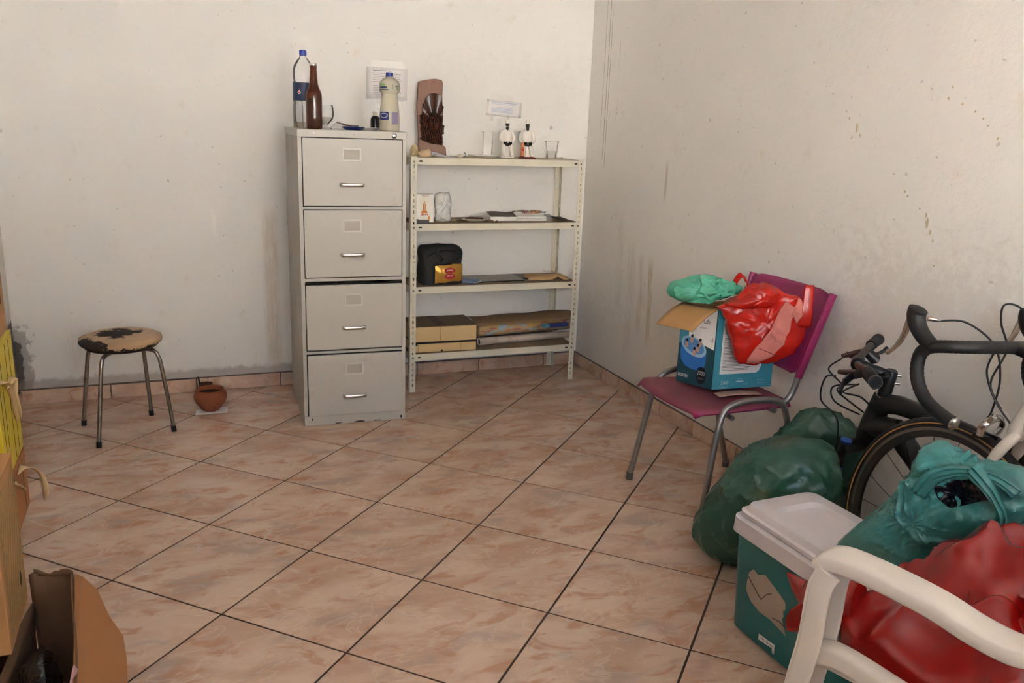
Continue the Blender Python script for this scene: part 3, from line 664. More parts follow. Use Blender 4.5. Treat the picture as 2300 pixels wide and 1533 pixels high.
# carved wooden plaque
PLQ = [(-0.071,0.0),(-0.074,0.111),(-0.082,0.244),(-0.078,0.332),(-0.074,0.367),(-0.036,0.378),(0.009,0.384),(0.043,0.381),(0.051,0.368),(0.049,0.304),(0.05,0.238),(0.055,0.194),(0.049,0.138),(0.051,0.059),(0.069,0.041),(0.072,0.0)]
CRV = [(-0.058,0.072),(-0.064,0.189),(-0.053,0.245),(-0.042,0.285),(-0.019,0.308),(0.01,0.314),(0.04,0.306),(0.05,0.26),(0.053,0.194),(0.049,0.115),(0.047,0.052),(0.002,0.062),(-0.033,0.068)]
def wood_mat(name, c1, c2, rough, sc=1.0):
    t = NT(name); n = t.noise(7*sc, 5, 0.6, t.vec((9, 9, 0.9))); k = t.noise(3*sc, 4)
    c = t.mix(n, c1, c2); c = t.mix(t.step(k, 0.5, 0.75), c, tuple(x*0.6 for x in c1[:3])+(1,)); return t.out(c, rough)
m_wood = wood_mat('plaque wood', S(98, 52, 18), S(134, 78, 32), 0.45)
m_carve = wood_mat('dark varnished carving', S(36, 17, 10), S(84, 42, 20), 0.26)
pq = thing('carved_plaque', 'carved wooden plaque of a bearded face under a feathered headdress on the top shelf', 'carving', (-0.932, -0.060, T1), rot=(math.radians(-2.0), 0, math.radians(-10)))
MB().prism(PLQ, t0=0.0, t1=0.032).build('board', m_wood, pq, smooth=0, bevel=0.003)
def carve_h(u, v):
    dx, dy = u-0.004, v-0.165; hgt = 0.007
    e = 1-(dx/0.032)**2-(dy/0.052)**2
    if e > 0: hgt += 0.026*math.sqrt(e)
    g = lambda a, b_, sx, sy: math.exp(-((dx-a)/sx)**2-((dy-b_)/sy)**2)
    hgt += 0.013*g(0, -0.002, 0.0045, 0.016) + 0.007*g(0, 0.022, 0.024, 0.006) - 0.010*(g(-0.013, 0.010, 0.006, 0.005)+g(0.013, 0.010, 0.006, 0.005)) - 0.007*g(0, -0.026, 0.010, 0.003) + 0.005*g(0, -0.033, 0.009, 0.004)
    if dy > 0.036:
        th_ = math.atan2(dx, dy+0.005); rr = math.hypot(dx, dy)
        hgt += 0.0095*abs(math.sin(7*th_))**0.6 + 0.002 + (0.006 if rr < 0.062 else 0)
    elif abs(dx) > 0.028 or dy < -0.04:
        hgt += 0.008*abs(math.sin(u*260+math.sin(v*60)*1.2)) + 0.004 + 0.003*math.sin(v*150+u*80)
    return hgt
nu, nv = 64, 120; vs = []; ids = {}; fs = []
for j in range(nv):
    for i in range(nu):
        u = -0.066+0.122*i/(nu-1); v = 0.050+0.266*j/(nv-1)
        if inside((u, v), CRV): ids[(i, j)] = len(vs); vs.append((u, -0.030-carve_h(u, v), v))
rim = {}
for (i, j) in list(ids):
    q = [(i, j), (i+1, j), (i+1, j+1), (i, j+1)]
    if all(k in ids for k in q): fs.append(tuple(ids[k] for k in q))
mb = MB(); mb.add(vs, fs); cv = mb.build('carved_face', m_carve, pq, smooth=60, solid=0.012, offs=-1)
# stones
def stone(name, label, loc, sx, sy, sz, seed, mat):
    mb = MB(); rnd = random.Random(seed)
    bm = bmesh.new(); bmesh.ops.create_icosphere(bm, subdivisions=2, radius=1)
    for v in bm.verts:
        n = mnoise.noise(v.co*1.3+Vector((seed, 0, 0))); v.co = Vector((v.co.x*sx, v.co.y*sy, max(-0.75, v.co.z)*sz))*(1+0.35*n)
    zmin = min(v.co.z for v in bm.verts)
    mb.add([(v.co.x, v.co.y, v.co.z-zmin) for v in bm.verts], [tuple(q.index for q in f.verts) for f in bm.faces]); bm.free()
    return tag(mb.build(name, mat, loc=loc, smooth=22), label, 'stone')
m_stone = MAT('pale quartz stone', S(206, 184, 142), 0.7, var=0.25, vscale=30)
stone('rock', 'tall pale yellow stone beside the cabinet on the top shelf', (-1.068, -0.21, T1), 0.021, 0.02, 0.036, 1.3, m_stone)
stone('rock', 'low pinkish beige stone in front of the carved plaque', (-1.030, -0.275, T1), 0.034, 0.02, 0.022, 4.7, MAT('beige stone', S(206, 176, 140), 0.8, var=0.2, vscale=25))
stone('rock', 'small grey-green pebble at the foot of the carved plaque', (-0.985, -0.285, T1), 0.013, 0.010, 0.009, 9.1, MAT('grey pebble', S(140, 132, 108), 0.8))
mb = MB().grid(9, 6, lambda a, c: (-1.0+0.125*a+0.012*c, -0.295+0.06*c, T1+0.0015+0.026*(1-a)**1.5*(0.35+0.65*c)+0.002*math.sin(6*a)))
tag(mb.build('folded_paper', MAT('lilac white paper', S(214, 210, 220), 0.7, var=0.04), solid=0.0012, offs=1), 'folded lilac white paper leaning before the carved plaque', 'paper')
sn = thing('shell_snail', 'small white shell lump beside the folded paper on the top shelf', 'shell', (-0.845, -0.27, T1))
mb = MB(); mb.grid(14, 9, lambda a, c: (0.018*math.cos(2*PI*a)*math.sin(PI*c), 0.012*math.sin(2*PI*a)*math.sin(PI*c), 0.009-0.009*math.cos(PI*c)), wrap=True); mb.build('body', MAT('dirty white shell', S(206, 196, 172), 0.6), sn)
MB().tube(spline([(0.010, -0.004, 0.003), (0.022, -0.006, 0.004), (0.028, -0.006, 0.014), (0.022, -0.006, 0.026), (0.020, -0.006, 0.022)], 5), [0.0032]*10+[0.0022]*11, 8).build('curl', MAT('grey shell curl', S(110, 104, 92), 0.6), sn)
tag(MB().lathe([(0.0, 0.004), (0.05, 0.001), (0.055, 0.0), (0.062, 0.003), (0.088, 0.012), (0.089, 0.0145), (0.086, 0.0145), (0.06, 0.006), (0.0, 0.006)], 44).build('dinner_plate', m_white, loc=(-0.690, -0.205, T1)), 'white dinner plate holding an empty plastic cup on the top shelf', 'plate')
def cup(name, label, loc, r0, r1, hgt, ring=None, liquid=None):
    c = thing(name, label, 'cup', loc)
    pr = [(0.0, 0.002), (r0*0.9, 0.0), (r0, 0.002)]
    for k in range(1, 13): pr.append((r0+(r1-r0)*k/12 + (0.0006 if k % 2 else 0), hgt*k/12))
    pr += [(r1+0.0015, hgt), (r1+0.0015, hgt-0.002), (r1-0.0008, hgt-0.001)]
    MB().lathe(pr, 32).build('wall', m_clear, c)
    if liquid: MB().lathe([(0.0, 0.0022), (r0*0.9, 0.0022), (r0+(r1-r0)*liquid-0.001, hgt*liquid), (0.0, hgt*liquid)], 28).build('water', CLEAR('still water', (0.96, 0.96, 0.94, 1), 0.06, gloss=0.02, ior=1.33), c)
    return c
cup('plastic_cup', 'tall clear plastic cup standing on the white dinner plate', (-0.676, -0.205, T1+0.0065), 0.026, 0.029, 0.125)
cup('plastic_cup', 'short clear plastic cup half full of water right of the statuettes', (-0.292, -0.165, T1), 0.027, 0.038, 0.093, liquid=0.46)
# statuettes
m_plaster = MAT('white plaster paint', S(236, 230, 220), 0.55, var=0.06, vscale=40)
m_skin = MAT('black painted plaster', S(34, 24, 22), 0.35, var=0.2, vscale=40)
def statuette(label, loc, rz, variant):
    t = thing('statuette', label, 'statuette', loc, rz, 'seated white-clad statuettes on the top shelf'); t.scale = (0.86, 0.9, 1.0)
    MB().prism(rrect(-0.040, 0.044, -0.040, 0.040, 0.012), (0,0,0), (1,0,0), (0,1,0), (0,0,1), 0.0, 0.008).build('base', m_plaster if variant == 0 else MAT('red brown base', S(120, 58, 44), 0.6), t, smooth=0, bevel=0.002)
    b = MB()
    # seat block and torso
    b.lathe([(0.0, 0.008), (0.030, 0.008), (0.031, 0.05), (0.028, 0.062), (0.027, 0.08), (0.031, 0.105), (0.0335, 0.122), (0.030, 0.136), (0.018, 0.146), (0.010, 0.150), (0.0, 0.151)], 22, (0, 0.010, 0))
    for s in (-1, 1):
        if variant == 0:
            b.tube(spline([(s*0.016, 0.005, 0.070), (s*0.022, -0.026, 0.066), (s*0.024, -0.034, 0.045), (s*0.024+0.006, -0.034, 0.012)], 5), [0.014]*6+[0.012]*6+[0.0095]*4, 12)
            b.tube([(s*0.024+0.006, -0.028, 0.013), (s*0.024+0.010, -0.046, 0.012)], [0.008, 0.006], 10)
        else:
            b.tube(spline([(s*0.014, 0.0, 0.064), (s*0.022, -0.022, 0.052), (s*0.026, -0.028, 0.030), (s*0.030, -0.03, 0.012)], 5), [0.016]*6+[0.015]*6+[0.013]*4, 12)
        b.tube(spline([(s*0.027, 0.008, 0.134), (s*0.040, 0.0, 0.115), (s*0.041, -0.010, 0.092), (s*0.022, -0.030, 0.078)], 5), [0.0115]*6+[0.0105]*5+[0.0085]*5, 12)
    b.build('robe', m_plaster, t, smooth=60)
    hd = MB(); hd.grid(16, 12, lambda a, c: (0.0125*math.cos(2*PI*a)*math.sin(PI*c), 0.0135*math.sin(2*PI*a)*math.sin(PI*c)-0.002, 0.170-0.019*math.cos(PI*c)), wrap=True)
    hd.tube([(0, 0.002, 0.146), (0, 0.0, 0.160)], 0.009, 12); hd.tube([(0, -0.0145, 0.170), (0, -0.0175, 0.166), (0, -0.014, 0.163)], [0.0015, 0.0026, 0.0018], 8)
    hd.tube(spline([(0, -0.011, 0.160), (0, -0.013, 0.152), (0, -0.012, 0.142)], 4), [0.009]*4+[0.0085]*3+[0.003]*2, 10)
    ho = hd.build('head', m_skin, t, smooth=60)
    MB().lathe([(0.0150, 0.178), (0.0158, 0.180), (0.0150, 0.192), (0.010, 0.198), (0.0, 0.2)], 20, (0, 0, 0)).build('hat', m_plaster, t, smooth=50)
    if variant == 0: MB().tube(spline([(-0.013, -0.006, 0.166), (-0.008, -0.014, 0.160), (0.0, -0.016, 0.162), (0.008, -0.014, 0.160), (0.013, -0.006, 0.166)], 4), 0.0024, 8).build('beard', m_plaster, ho, smooth=60)
    for s in (-1, 1):
        hb = MB().tube(spline([(s*0.026, -0.026, 0.079), (s*0.015, -0.036, 0.074), (s*0.006, -0.040, 0.070+0.004*s)], 4), [0.0075]*3+[0.0085]*3+[0.006]*3, 10)
        for k in range(4): hb.tube([(s*(0.010-0.001*k), -0.042, 0.078-0.0045*k), (s*(0.000-0.001*k), -0.045, 0.076-0.0045*k)], [0.0026, 0.0019], 6)
        hb.tube([(s*0.012, -0.040, 0.080), (s*0.006, -0.043, 0.086)], [0.0026, 0.0018], 6)
        hb.build('hand', m_skin, t, smooth=60)
    return t
statuette('seated white-clad statuette with a white moustache and trousers, nearer the tall cup', (-0.545, -0.145, T1), math.radians(-12), 0)
statuette('seated white-clad statuette in a long robe behind the small orange figure', (-0.432, -0.150, T1), math.radians(-12), 1)
cd = thing('orange_figurine', 'small orange figurine with a red heart before the right statuette', 'figurine', (-0.487, -0.225, T1))
MB().lathe([(0.0, 0.0), (0.019, 0.0), (0.019, 0.006), (0.012, 0.010), (0.010, 0.014)], 18).build('base', MAT('dark red base', S(104, 46, 34), 0.6), cd)
MB().lathe([(0.010, 0.012), (0.0115, 0.022), (0.010, 0.040), (0.011, 0.050), (0.0085, 0.058), (0.006, 0.061), (0.0085, 0.066), (0.009, 0.074), (0.006, 0.082), (0.0, 0.085)], 18).build('figure', MAT('orange figurine paint', S(206, 128, 78), 0.5, var=0.2, vscale=50), cd)
MB().grid(10, 8, lambda a, c: (0.0065*math.cos(2*PI*a)*math.sin(PI*c), -0.011+0.003*math.sin(2*PI*a)*math.sin(PI*c), 0.046-0.006*math.cos(PI*c)), wrap=True).build('heart', MAT('red paint', S(196, 24, 30), 0.4), cd)
tag(MB().box(-0.028, 0.028, -0.006, 0.006, 0, 0.007).build('incense_box', MAT('maroon card', S(116, 44, 36), 0.7), loc=(-0.438, -0.225, T1), smooth=0, bevel=0.001), 'flat maroon strip lying at the feet of the right statuette', 'box')

# ------------------------------------------------------------------ second shelf
T2 = ZS[1] + 0.0008
m_red = PLAIN('red print ink', S(190, 40, 34), 0.6); m_or = PLAIN('orange print ink', S(226, 132, 44), 0.6)
cp = thing('candle_pack', 'white candle packet printed with a burning candle standing on the second shelf', 'packet', (-1.026, -0.235, T2), math.radians(-6))
MB().box(-0.052, 0.052, -0.022, 0.022, 0.0, 0.143).build('carton', m_white, cp, smooth=0, bevel=0.004)
Y = -0.0223
pan = MB().box(-0.022, 0.030, Y-0.0004, Y, 0.010, 0.128).build('print_panel', PLAIN('cream print', S(238, 232, 216), 0.5), cp, smooth=0)
g_ = MB().box(-0.021, 0.029, Y-0.001, Y-0.0004, 0.010, 0.015); g_.build('print_band', m_red, cp, smooth=0)
g_ = MB().box(-0.005, 0.000, Y-0.001, Y-0.0004, 0.062, 0.096).box(0.004, 0.009, Y-0.001, Y-0.0004, 0.062, 0.096).prism([(-0.016, 0.048), (0.020, 0.048), (0.014, 0.060), (-0.010, 0.060)], (0, Y, 0), t0=0.0004, t1=0.001).prism([(-0.001, 0.098), (0.005, 0.098), (0.002, 0.114)], (0, Y, 0), t0=0.0004, t1=0.001).prism([(0.020, 0.016), (0.030, 0.016), (0.029, 0.036), (0.021, 0.030)], (0, Y, 0), t0=0.0004, t1=0.001)
g_.build('candle_print', m_or, cp, smooth=0)
lettering('print_words', 'VELAS', 0.014, (0.004, Y, 0.136), (1,0,0), (0,0,1), (0,-1,0), m_red, cp, shear=0.3)
marks('print_words', 0.038, 0.011, 4, (0.004, Y-0.0004, 0.041), (1,0,0), (0,0,1), (0,-1,0), m_red, cp, seed=5)
bl_ = Blob([(-0.043,0.0),(-0.044,0.143),(-0.01,0.150),(0.031,0.153),(0.041,0.108),(0.034,0.062),(0.042,0.017),(0.038,0.0)], (-0.913, -0.215, T2), -107, 0.022, 0.022, 3.0)
o = weld(bl_.mesh(14, crinkle(38, 0.009, 3), zmin=T2).build('plastic_bag', CLEAR('cloudy wrapper', body=0.34, bodycol=(0.9,0.89,0.86,1), gloss=0.12, ior=1.4), smooth=30))
tag(o, 'crumpled clear plastic wrapper beside the candle packet on the second shelf', 'plastic bag')
MB_b = thing('match_box', 'small flat black box lying in front of the candle packet', 'box', (-1.055, -0.297, T2), math.radians(-8))
MB().box(-0.040, -0.010, -0.0105, 0.012, 0, 0.020).build('sleeve', m_black, MB_b, smooth=0, bevel=0.0012)
MB().box(-0.010, 0.040, -0.010, 0.0115, 0.0005, 0.019).build('tray', MAT('dark grey card', S(70, 68, 72), 0.7), MB_b, smooth=0, bevel=0.001)
sc_ = tag(MB().lathe([(0.0, 0.003), (0.030, 0.001), (0.034, 0.0), (0.042, 0.004), (0.066, 0.011), (0.0665, 0.0128), (0.045, 0.007), (0.0, 0.005)], 40).build('saucer', MAT('cream saucer', S(214, 200, 168), 0.4), loc=(-0.745, -0.225, T2)), 'cream saucer with a brown lump on the second shelf', 'saucer')
mb = MB().tube(spline([(-0.795, -0.228, T2+0.017), (-0.77, -0.23, T2+0.019), (-0.735, -0.232, T2+0.018), (-0.700, -0.232, T2+0.0165)], 5), [0.004]*4+[0.006]*8+[0.005]*4, 8, flat=(0.9, 1.6))
tag(mb.build('brown_twist', MAT('brown tobacco twist', S(78, 44, 26), 0.8, var=0.3, vscale=70)), 'dark brown tobacco twist lying across the cream saucer', 'tobacco')
for k, (x, y, w, d, rz, z, cc, lab) in enumerate([(-0.835, -0.20, 0.07, 0.05, 0.5, 0.0, S(186, 164, 128), 'tan paper scrap between the plastic wrapper and the cream saucer'), (-0.655, -0.262, 0.05, 0.03, -0.3, 0.0, S(148, 110, 84), 'brown paper scrap beside the cream saucer near the shelf edge'), (-0.66, -0.10, 0.12, 0.08, 0.15, 0.006, S(206, 198, 184), 'grey white paper lying behind the cream saucer')]):
    mb = MB().grid(8, 6, lambda a, c: ((a-.5)*w, (c-.5)*d, 0.0015+0.010*abs(math.sin(a*3.0+k))*abs(math.cos(c*2.5+k))))
    tag(mb.build('paper_scrap', MAT('paper scrap', cc, 0.85), loc=(x, y, T2+z), rot=(0,0,rz), solid=0.0007, offs=1), lab, 'paper')
tag(MB().box(-0.075, 0.075, -0.05, 0.05, 0, 0.022).build('white_carton', m_white, loc=(-0.575, -0.17, T2), rot=(0,0,math.radians(-4)), smooth=0, bevel=0.002), 'low white carton under the dark card on the second shelf', 'box')
mb = MB().grid(10, 6, lambda a, c: ((a-.5)*0.15+0.01*c, (c-.5)*0.11, 0.024+0.014*c+0.006*math.sin(a*5+1)*a))
tag(mb.build('dark_card', MAT('grey brown card', S(112, 102, 90), 0.8), loc=(-0.575, -0.165, T2), solid=0.002, offs=1), 'bent grey brown card on top of the low white carton', 'card')
pk = thing('candle_bundle', 'shrink-wrapped white candle bundle with orange lettering on the second shelf', 'packet', (-0.415, -0.20, T2), math.radians(-3))
for k in range(7): MB().tube([(-0.090, -0.042+0.014*k, 0.008+0.0), (0.075, -0.042+0.014*k, 0.008)], 0.0068, 10).build('candle', m_white, pk)
for k in range(6): MB().tube([(-0.088, -0.035+0.014*k, 0.0205), (0.075, -0.035+0.014*k, 0.0205)], 0.0068, 10).build('candle', m_white, pk)
bq = MB().grid(22, 14, lambda a, c: (-0.098+0.200*a, -0.054*math.cos(PI*c)*(1.02), 0.001+(0.050+0.005*math.sin(a*17+c*6)-0.016*max(0, a-0.75)*4*0.6)*math.sin(PI*c)**0.45 + 0.002*abs(math.sin(a*31)*math.sin(c*20))))
bq.build('wrapper', m_film, pk)
for k, mt in enumerate((m_red, m_or)):
    marks('print_words', 0.05, 0.016+0.004*k, 4, (-0.03+0.045*k, -0.034, 0.046), (1,0,0), (0,0.45,0.89), (0,-0.89,0.45), mt, pk, seed=8+k)
mb = MB().grid(12, 6, lambda a, c: ((a-.5)*0.11, (c-.5)*0.09, 0.004+0.020*(1-a)*abs(math.sin(2.2*a+0.9))+0.006*math.sin(a*9)*c))
tag(mb.build('dark_rag', MAT('dark grey cloth', S(66, 64, 62), 0.9), loc=(-0.262, -0.20, T2), solid=0.004, offs=1), 'dark grey folded cloth at the right end of the second shelf', 'cloth')

# ------------------------------------------------------------------ third shelf
T3 = ZS[2] + 0.0008
m_nyl = MAT('black nylon', S(44, 43, 42), 0.75, var=0.2, vscale=60, bump=0.2, bscale=300)
m_web = MAT('black webbing', S(18, 17, 17), 0.8)
lb = thing('lunch_bag', 'black nylon lunch bag with a gold biscuit packet in its front pocket', 'bag', (-0.925, -0.205, T3), math.radians(4))
def lbag(a, c):
    # a around, c up: rounded box
    ang_ = 2*PI*a; ca, sa = math.cos(ang_), math.sin(ang_); p = 0.42
    x = 0.110*math.copysign(abs(ca)**p, ca); y = 0.072*math.copysign(abs(sa)**p, sa)
    z = 0.195*c; sh = 1.0 if c < 0.78 else math.sqrt(max(0.0, 1-((c-0.78)/0.24)**2))
    sx = 1.0 if c < 0.78 else 0.80+0.20*sh
    top = 0.010*(1-abs(x)/0.11)
    if c < 0.06: sh *= 0.93+0.07*c/0.06; sx *= 0.95+0.05*c/0.06
    return (x*sx + 0.004*math.sin(9*z*5+a*20), y*(0.45+0.55*sh), z+top*c + 0.003*math.sin(ang_*3)*c)
mb = MB().grid(56, 24, lbag, wrap=True); n0 = len(mb.v)
mb.f.append(tuple(range(55, -1, -1))); mb.f.append(tuple(n0-56+k for k in range(56)))
mb.build('body', m_nyl, lb, smooth=50)
MB().tube(spline([(-0.095, -0.070, 0.150), (-0.06, -0.074, 0.168), (0, -0.076, 0.178), (0.07, -0.073, 0.172), (0.10, -0.06, 0.156)], 5), 0.004, 6).build('zip', m_web, lb)
MB().prism(rrect(-0.066, 0.098, 0.006, 0.112, 0.008), (0, -0.073, 0), t0=0.0, t1=0.004).build('front_pocket', m_web, lb, smooth=0, bevel=0.002)
MB().tube(spline([(-0.030, -0.078, 0.120), (-0.022, -0.090, 0.135), (-0.045, -0.086, 0.160), (-0.035, -0.082, 0.190), (0.01, -0.078, 0.200), (0.055, -0.082, 0.192), (0.066, -0.088, 0.165), (0.052, -0.092, 0.130), (0.020, -0.080, 0.116)], 6), 0.010, 8, flat=(0.25, 1.0)).build('handle', m_web, lb)
m_gold = MAT('gold foil wrapper', S(196, 150, 62), 0.28, 0.55, var=0.25, vscale=20, bump=0.5, bscale=40)
pkt = MB().grid(18, 12, lambda a, c: (-0.055+0.148*a, -0.0775-0.014*math.sin(PI*a)**0.5*math.sin(PI*c)**0.6-0.001*math.sin(a*40), 0.010+0.092*c+0.010*a+0.002*math.sin(a*12))).build('biscuit_packet', m_gold, lb)
for zz in (0.078, 0.048):
    MB().prism(ell(0.022, zz, 0.030, 0.015, 20), (0, -0.0915, 0), t0=-0.004, t1=0.0006).build('red_badge', MAT('red badge print', S(178, 32, 40), 0.5), pkt, smooth=0)
    marks('badge_words', 0.036, 0.009, 6, (0.022, -0.0922, zz), (1,0,0), (0,0,1), (0,-1,0), m_white, pkt, seed=int(zz*1000), curve=0.003)
m_vid = MAT('dusty dark glass', S(120, 110, 92), 0.35, var=0.12, vscale=20)
m_gedge = MAT('green glass edge', S(30, 46, 40), 0.2)
def pane(label, loc, w, d, tk, rz, mat, nm='glass_sheet'):
    g = thing(nm, label, 'glass sheet', loc, rz); MB().box(-w/2, w/2, -d/2, d/2, 0.0, tk).build('edge', m_gedge, g, smooth=0)
    MB().box(-w/2, w/2, -d/2, d/2, tk, tk+0.0008).build('dusty_face', mat, g, smooth=0); return g
pane('large dusty glass sheet beside the lunch bag on the third shelf', (-0.615, -0.155, T3), 0.32, 0.19, 0.006, math.radians(2), m_vid)
pane('smaller dark sheet sticking out from under the large glass sheet', (-0.432, -0.125, T3), 0.10, 0.15, 0.005, math.radians(-4), MAT('dark sheet', S(74, 64, 54), 0.5))
tag(MB().box(-0.022, 0.022, -0.010, 0.010, 0, 0.003).build('glass_strip', MAT('pale glass strip', S(176, 174, 166), 0.2), loc=(-0.395, -0.222, T3), rot=(0,0,0.1), smooth=0), 'small pale strip near the paper bag on the third shelf', 'strip')
for k, (xa, ya, xb, yb2) in enumerate([(-0.84, -0.225, -0.760, -0.287), (-0.825, -0.205, -0.738, -0.277), (-0.806, -0.190, -0.722, -0.262)]):
    cdl = thing('blue_candle', ['pale blue candle poking out from under the lunch bag, nearest the shelf edge', 'middle one of three blue candles beside the lunch bag', 'blue candle lying closest to the large glass sheet'][k], 'candle', (xa, ya, T3+0.010), 0, 'blue candles by the lunch bag')
    MB().tube([(0,0,0), ((xb-xa)*0.96, (yb2-ya)*0.96, 0), (xb-xa, yb2-ya, 0)], [0.0095, 0.0095, 0.005], 12).build('stick', MAT('blue wax', S(112, 130, 158), 0.5), cdl)
    MB().tube([(xb-xa, yb2-ya, 0), ((xb-xa)*1.1, (yb2-ya)*1.1, 0.001)], 0.0018, 6).build('wick', m_white, cdl)
def pbag(a, c):
    x = (a-.5)*0.235; y = (c-.5)*0.15; e = (math.sin(PI*min(1, max(0, a)))**0.5)*(math.sin(PI*c)**0.35)
    return (x + 0.006*math.sin(c*9), y + 0.004*math.sin(a*13), 0.002 + 0.026*e*(0.75+0.25*math.sin(a*7+1)) + 0.006*mnoise.noise(Vector((x*30, y*30, 2))) * e + (0.016*math.exp(-((a-0.72)/0.08)**2) if c < 0.3 else 0))
o = MB().grid(26, 16, pbag).build('paper_bag', MAT('kraft paper', S(196, 160, 112), 0.85, var=0.15, vscale=16), loc=(-0.300, -0.175, T3), rot=(0,0,math.radians(-8)), solid=0.002, offs=1)
tag(o, 'crumpled tan paper bag lying at the right end of the third shelf', 'paper bag')
pl(marks('faded_print', 0.08, 0.03, 4, (0.03, 0.02, 0.0345), (1,0,0), (0,1,0), (0,0,1), MAT('faded red print', S(176, 96, 66), 0.8), o, off=0.0, seed=3), 'faded red print')

# ------------------------------------------------------------------ bottom shelf
T4 = ZS[3] + 0.0008
m_cream = MAT('cream plastic case', S(214, 184, 132), 0.5, var=0.05)
m_casetop = MAT('dusty case top', S(112, 94, 72), 0.85, var=0.15)
pr_ = thing('printer_case', 'old cream plastic printer case with a dusty brown top on the bottom shelf', 'printer', (-0.905, -0.165, T4), math.radians(-2))
x0_, x1_, y0_, y1_ = -0.185, 0.168, -0.122, 0.12
MB().box(x0_, x1_, y0_, y1_, 0.0, 0.045).build('base_shell', m_cream, pr_, smooth=0, bevel=0.004)
MB().box(x0_+0.006, x1_-0.006, y0_+0.006, y1_-0.004, 0.045, 0.056).build('paper_gap', m_dark, pr_, smooth=0)
MB().box(x0_, x1_, y0_, y1_, 0.056, 0.135).build('upper_shell', m_cream, pr_, smooth=0, bevel=0.003)
MB().box(x0_+0.002, x1_-0.002, y0_+0.003, y1_, 0.1352, 0.139).build('lid', m_casetop, pr_, smooth=0)
MB().box(-0.05, -0.0, y0_+0.003, y1_-0.01, 0.1392, 0.1396).build('lid_strip', MAT('dark lid strip', S(84, 70, 54), 0.8), pr_, smooth=0)
for zz0, zz1, xx in ((0.058, 0.134, -0.030), (0.003, 0.044, -0.150), (0.003, 0.044, 0.080)): MB().box(xx-0.0012, xx+0.0012, y0_-0.0006, y0_, zz0, zz1).build('seam', MAT('brown seam', S(150, 122, 80), 0.7), pr_, smooth=0)
for xx in (-0.175, -0.160): MB().lathe([(0.0, 0.002), (0.006, 0.0015), (0.006, 0.0)], 12).build('knob', m_black, pr_, loc=(xx, y0_, 0.043), rot=(PI/2, 0, 0))
MB().lathe([(0.0, 0.002), (0.006, 0.0015), (0.006, 0.0)], 12).build('latch', m_black, pr_, loc=(-0.022, y0_, 0.006), rot=(PI/2, 0, 0))
rl = thing('white_tube', 'long dirty white paper tube lying along the front of the bottom shelf', 'tube', (-0.70, -0.215, T4+0.0215))
MB().tube([(0, 0, 0), (0.58, 0.045, 0.0)], 0.021, 24, caps=False).build('tube_wall', MAT('dirty white card tube', S(196, 182, 168), 0.6, dirt=S(150, 124, 100), dscale=8), rl, solid=0.002)
MB().tube([(0.006, 0, 0), (0.012, 0.0005, 0.0)], 0.0185, 20).build('end_plug', m_dark, rl)
m_wrap = NT('wrapped poster print'); v_ = m_wrap.vec((1.6, 2, 6)); a_ = m_wrap.noise(4, 3, 0.5, v_)
c_ = m_wrap.mix(m_wrap.step(a_, 0.40, 0.47), S(150, 124, 82), S(196, 158, 84)); c_ = m_wrap.mix(m_wrap.step(m_wrap.noise(5, 3, 0.5, m_wrap.vec((2.2, 2, 6), loc=(3,1,0))), 0.56, 0.62), c_, S(176, 92, 60)); c_ = m_wrap.mix(m_wrap.step(m_wrap.noise(6, 3, 0.5, m_wrap.vec((2, 2, 6), loc=(8,1,0))), 0.60, 0.64), c_, S(150, 176, 186)); m_wrap = m_wrap.out(c_, 0.25)
rp = thing('wrapped_poster_roll', 'thick poster roll wrapped in clear plastic lying above the white tube', 'poster roll', (-0.70, -0.185, T4+0.083))
MB().tube([(0, 0, -0.002), (0.2, 0.015, 0.0), (0.40, 0.03, 0.002), (0.57, 0.045, 0.002)], [0.038, 0.038, 0.039, 0.038], 26).build('roll', m_wrap, rp)
wr = MB().tube([(-0.012+0.598*k/24, -0.001+0.047*k/24, -0.001+0.004*k/24) for k in range(25)], [0.0415+0.002*math.sin(k*2.3)+0.0015*math.cos(k*5.1) for k in range(25)], 28)
wr.build('plastic_wrap', m_film, rp)
tag(MB().tube([(-0.655, -0.062, T4+0.042), (-0.205, -0.060, T4+0.042)], 0.0405, 24).build('brown_paper_roll', MAT('brown paper roll', S(134, 108, 78), 0.85, var=0.2)), 'brown paper roll lying at the back of the bottom shelf', 'paper roll')
mb = MB().grid(26, 12, lambda a, c: (-0.730+0.605*a, -0.232+0.175*c, T4+0.118+0.022*math.sin(PI*(0.15+0.75*c))+0.014*a+0.003*math.sin(a*14+c*3) - 0.035*max(0, 0.22-c)*2))
tag(mb.build('brown_wrapping_paper', MAT('brown wrapping paper', S(128, 102, 72), 0.75, var=0.15, vscale=10), solid=0.0012, offs=1), 'sheet of brown wrapping paper covering the poster roll', 'paper')
bpk = thing('blue_packet', 'navy and light blue packet lying on the poster roll behind the right post', 'packet', (-0.235, -0.262, T4+0.094), math.radians(4))
MB().box(-0.075, 0.045, -0.02, 0.02, 0, 0.020).build('box', MAT('navy packet', S(34, 46, 112), 0.45), bpk, smooth=0, bevel=0.003)
MB().box(-0.110, -0.0755, -0.018, 0.018, 0.001, 0.019).build('box_end', MAT('light blue packet', S(84, 150, 176), 0.45), bpk, smooth=0, bevel=0.003)

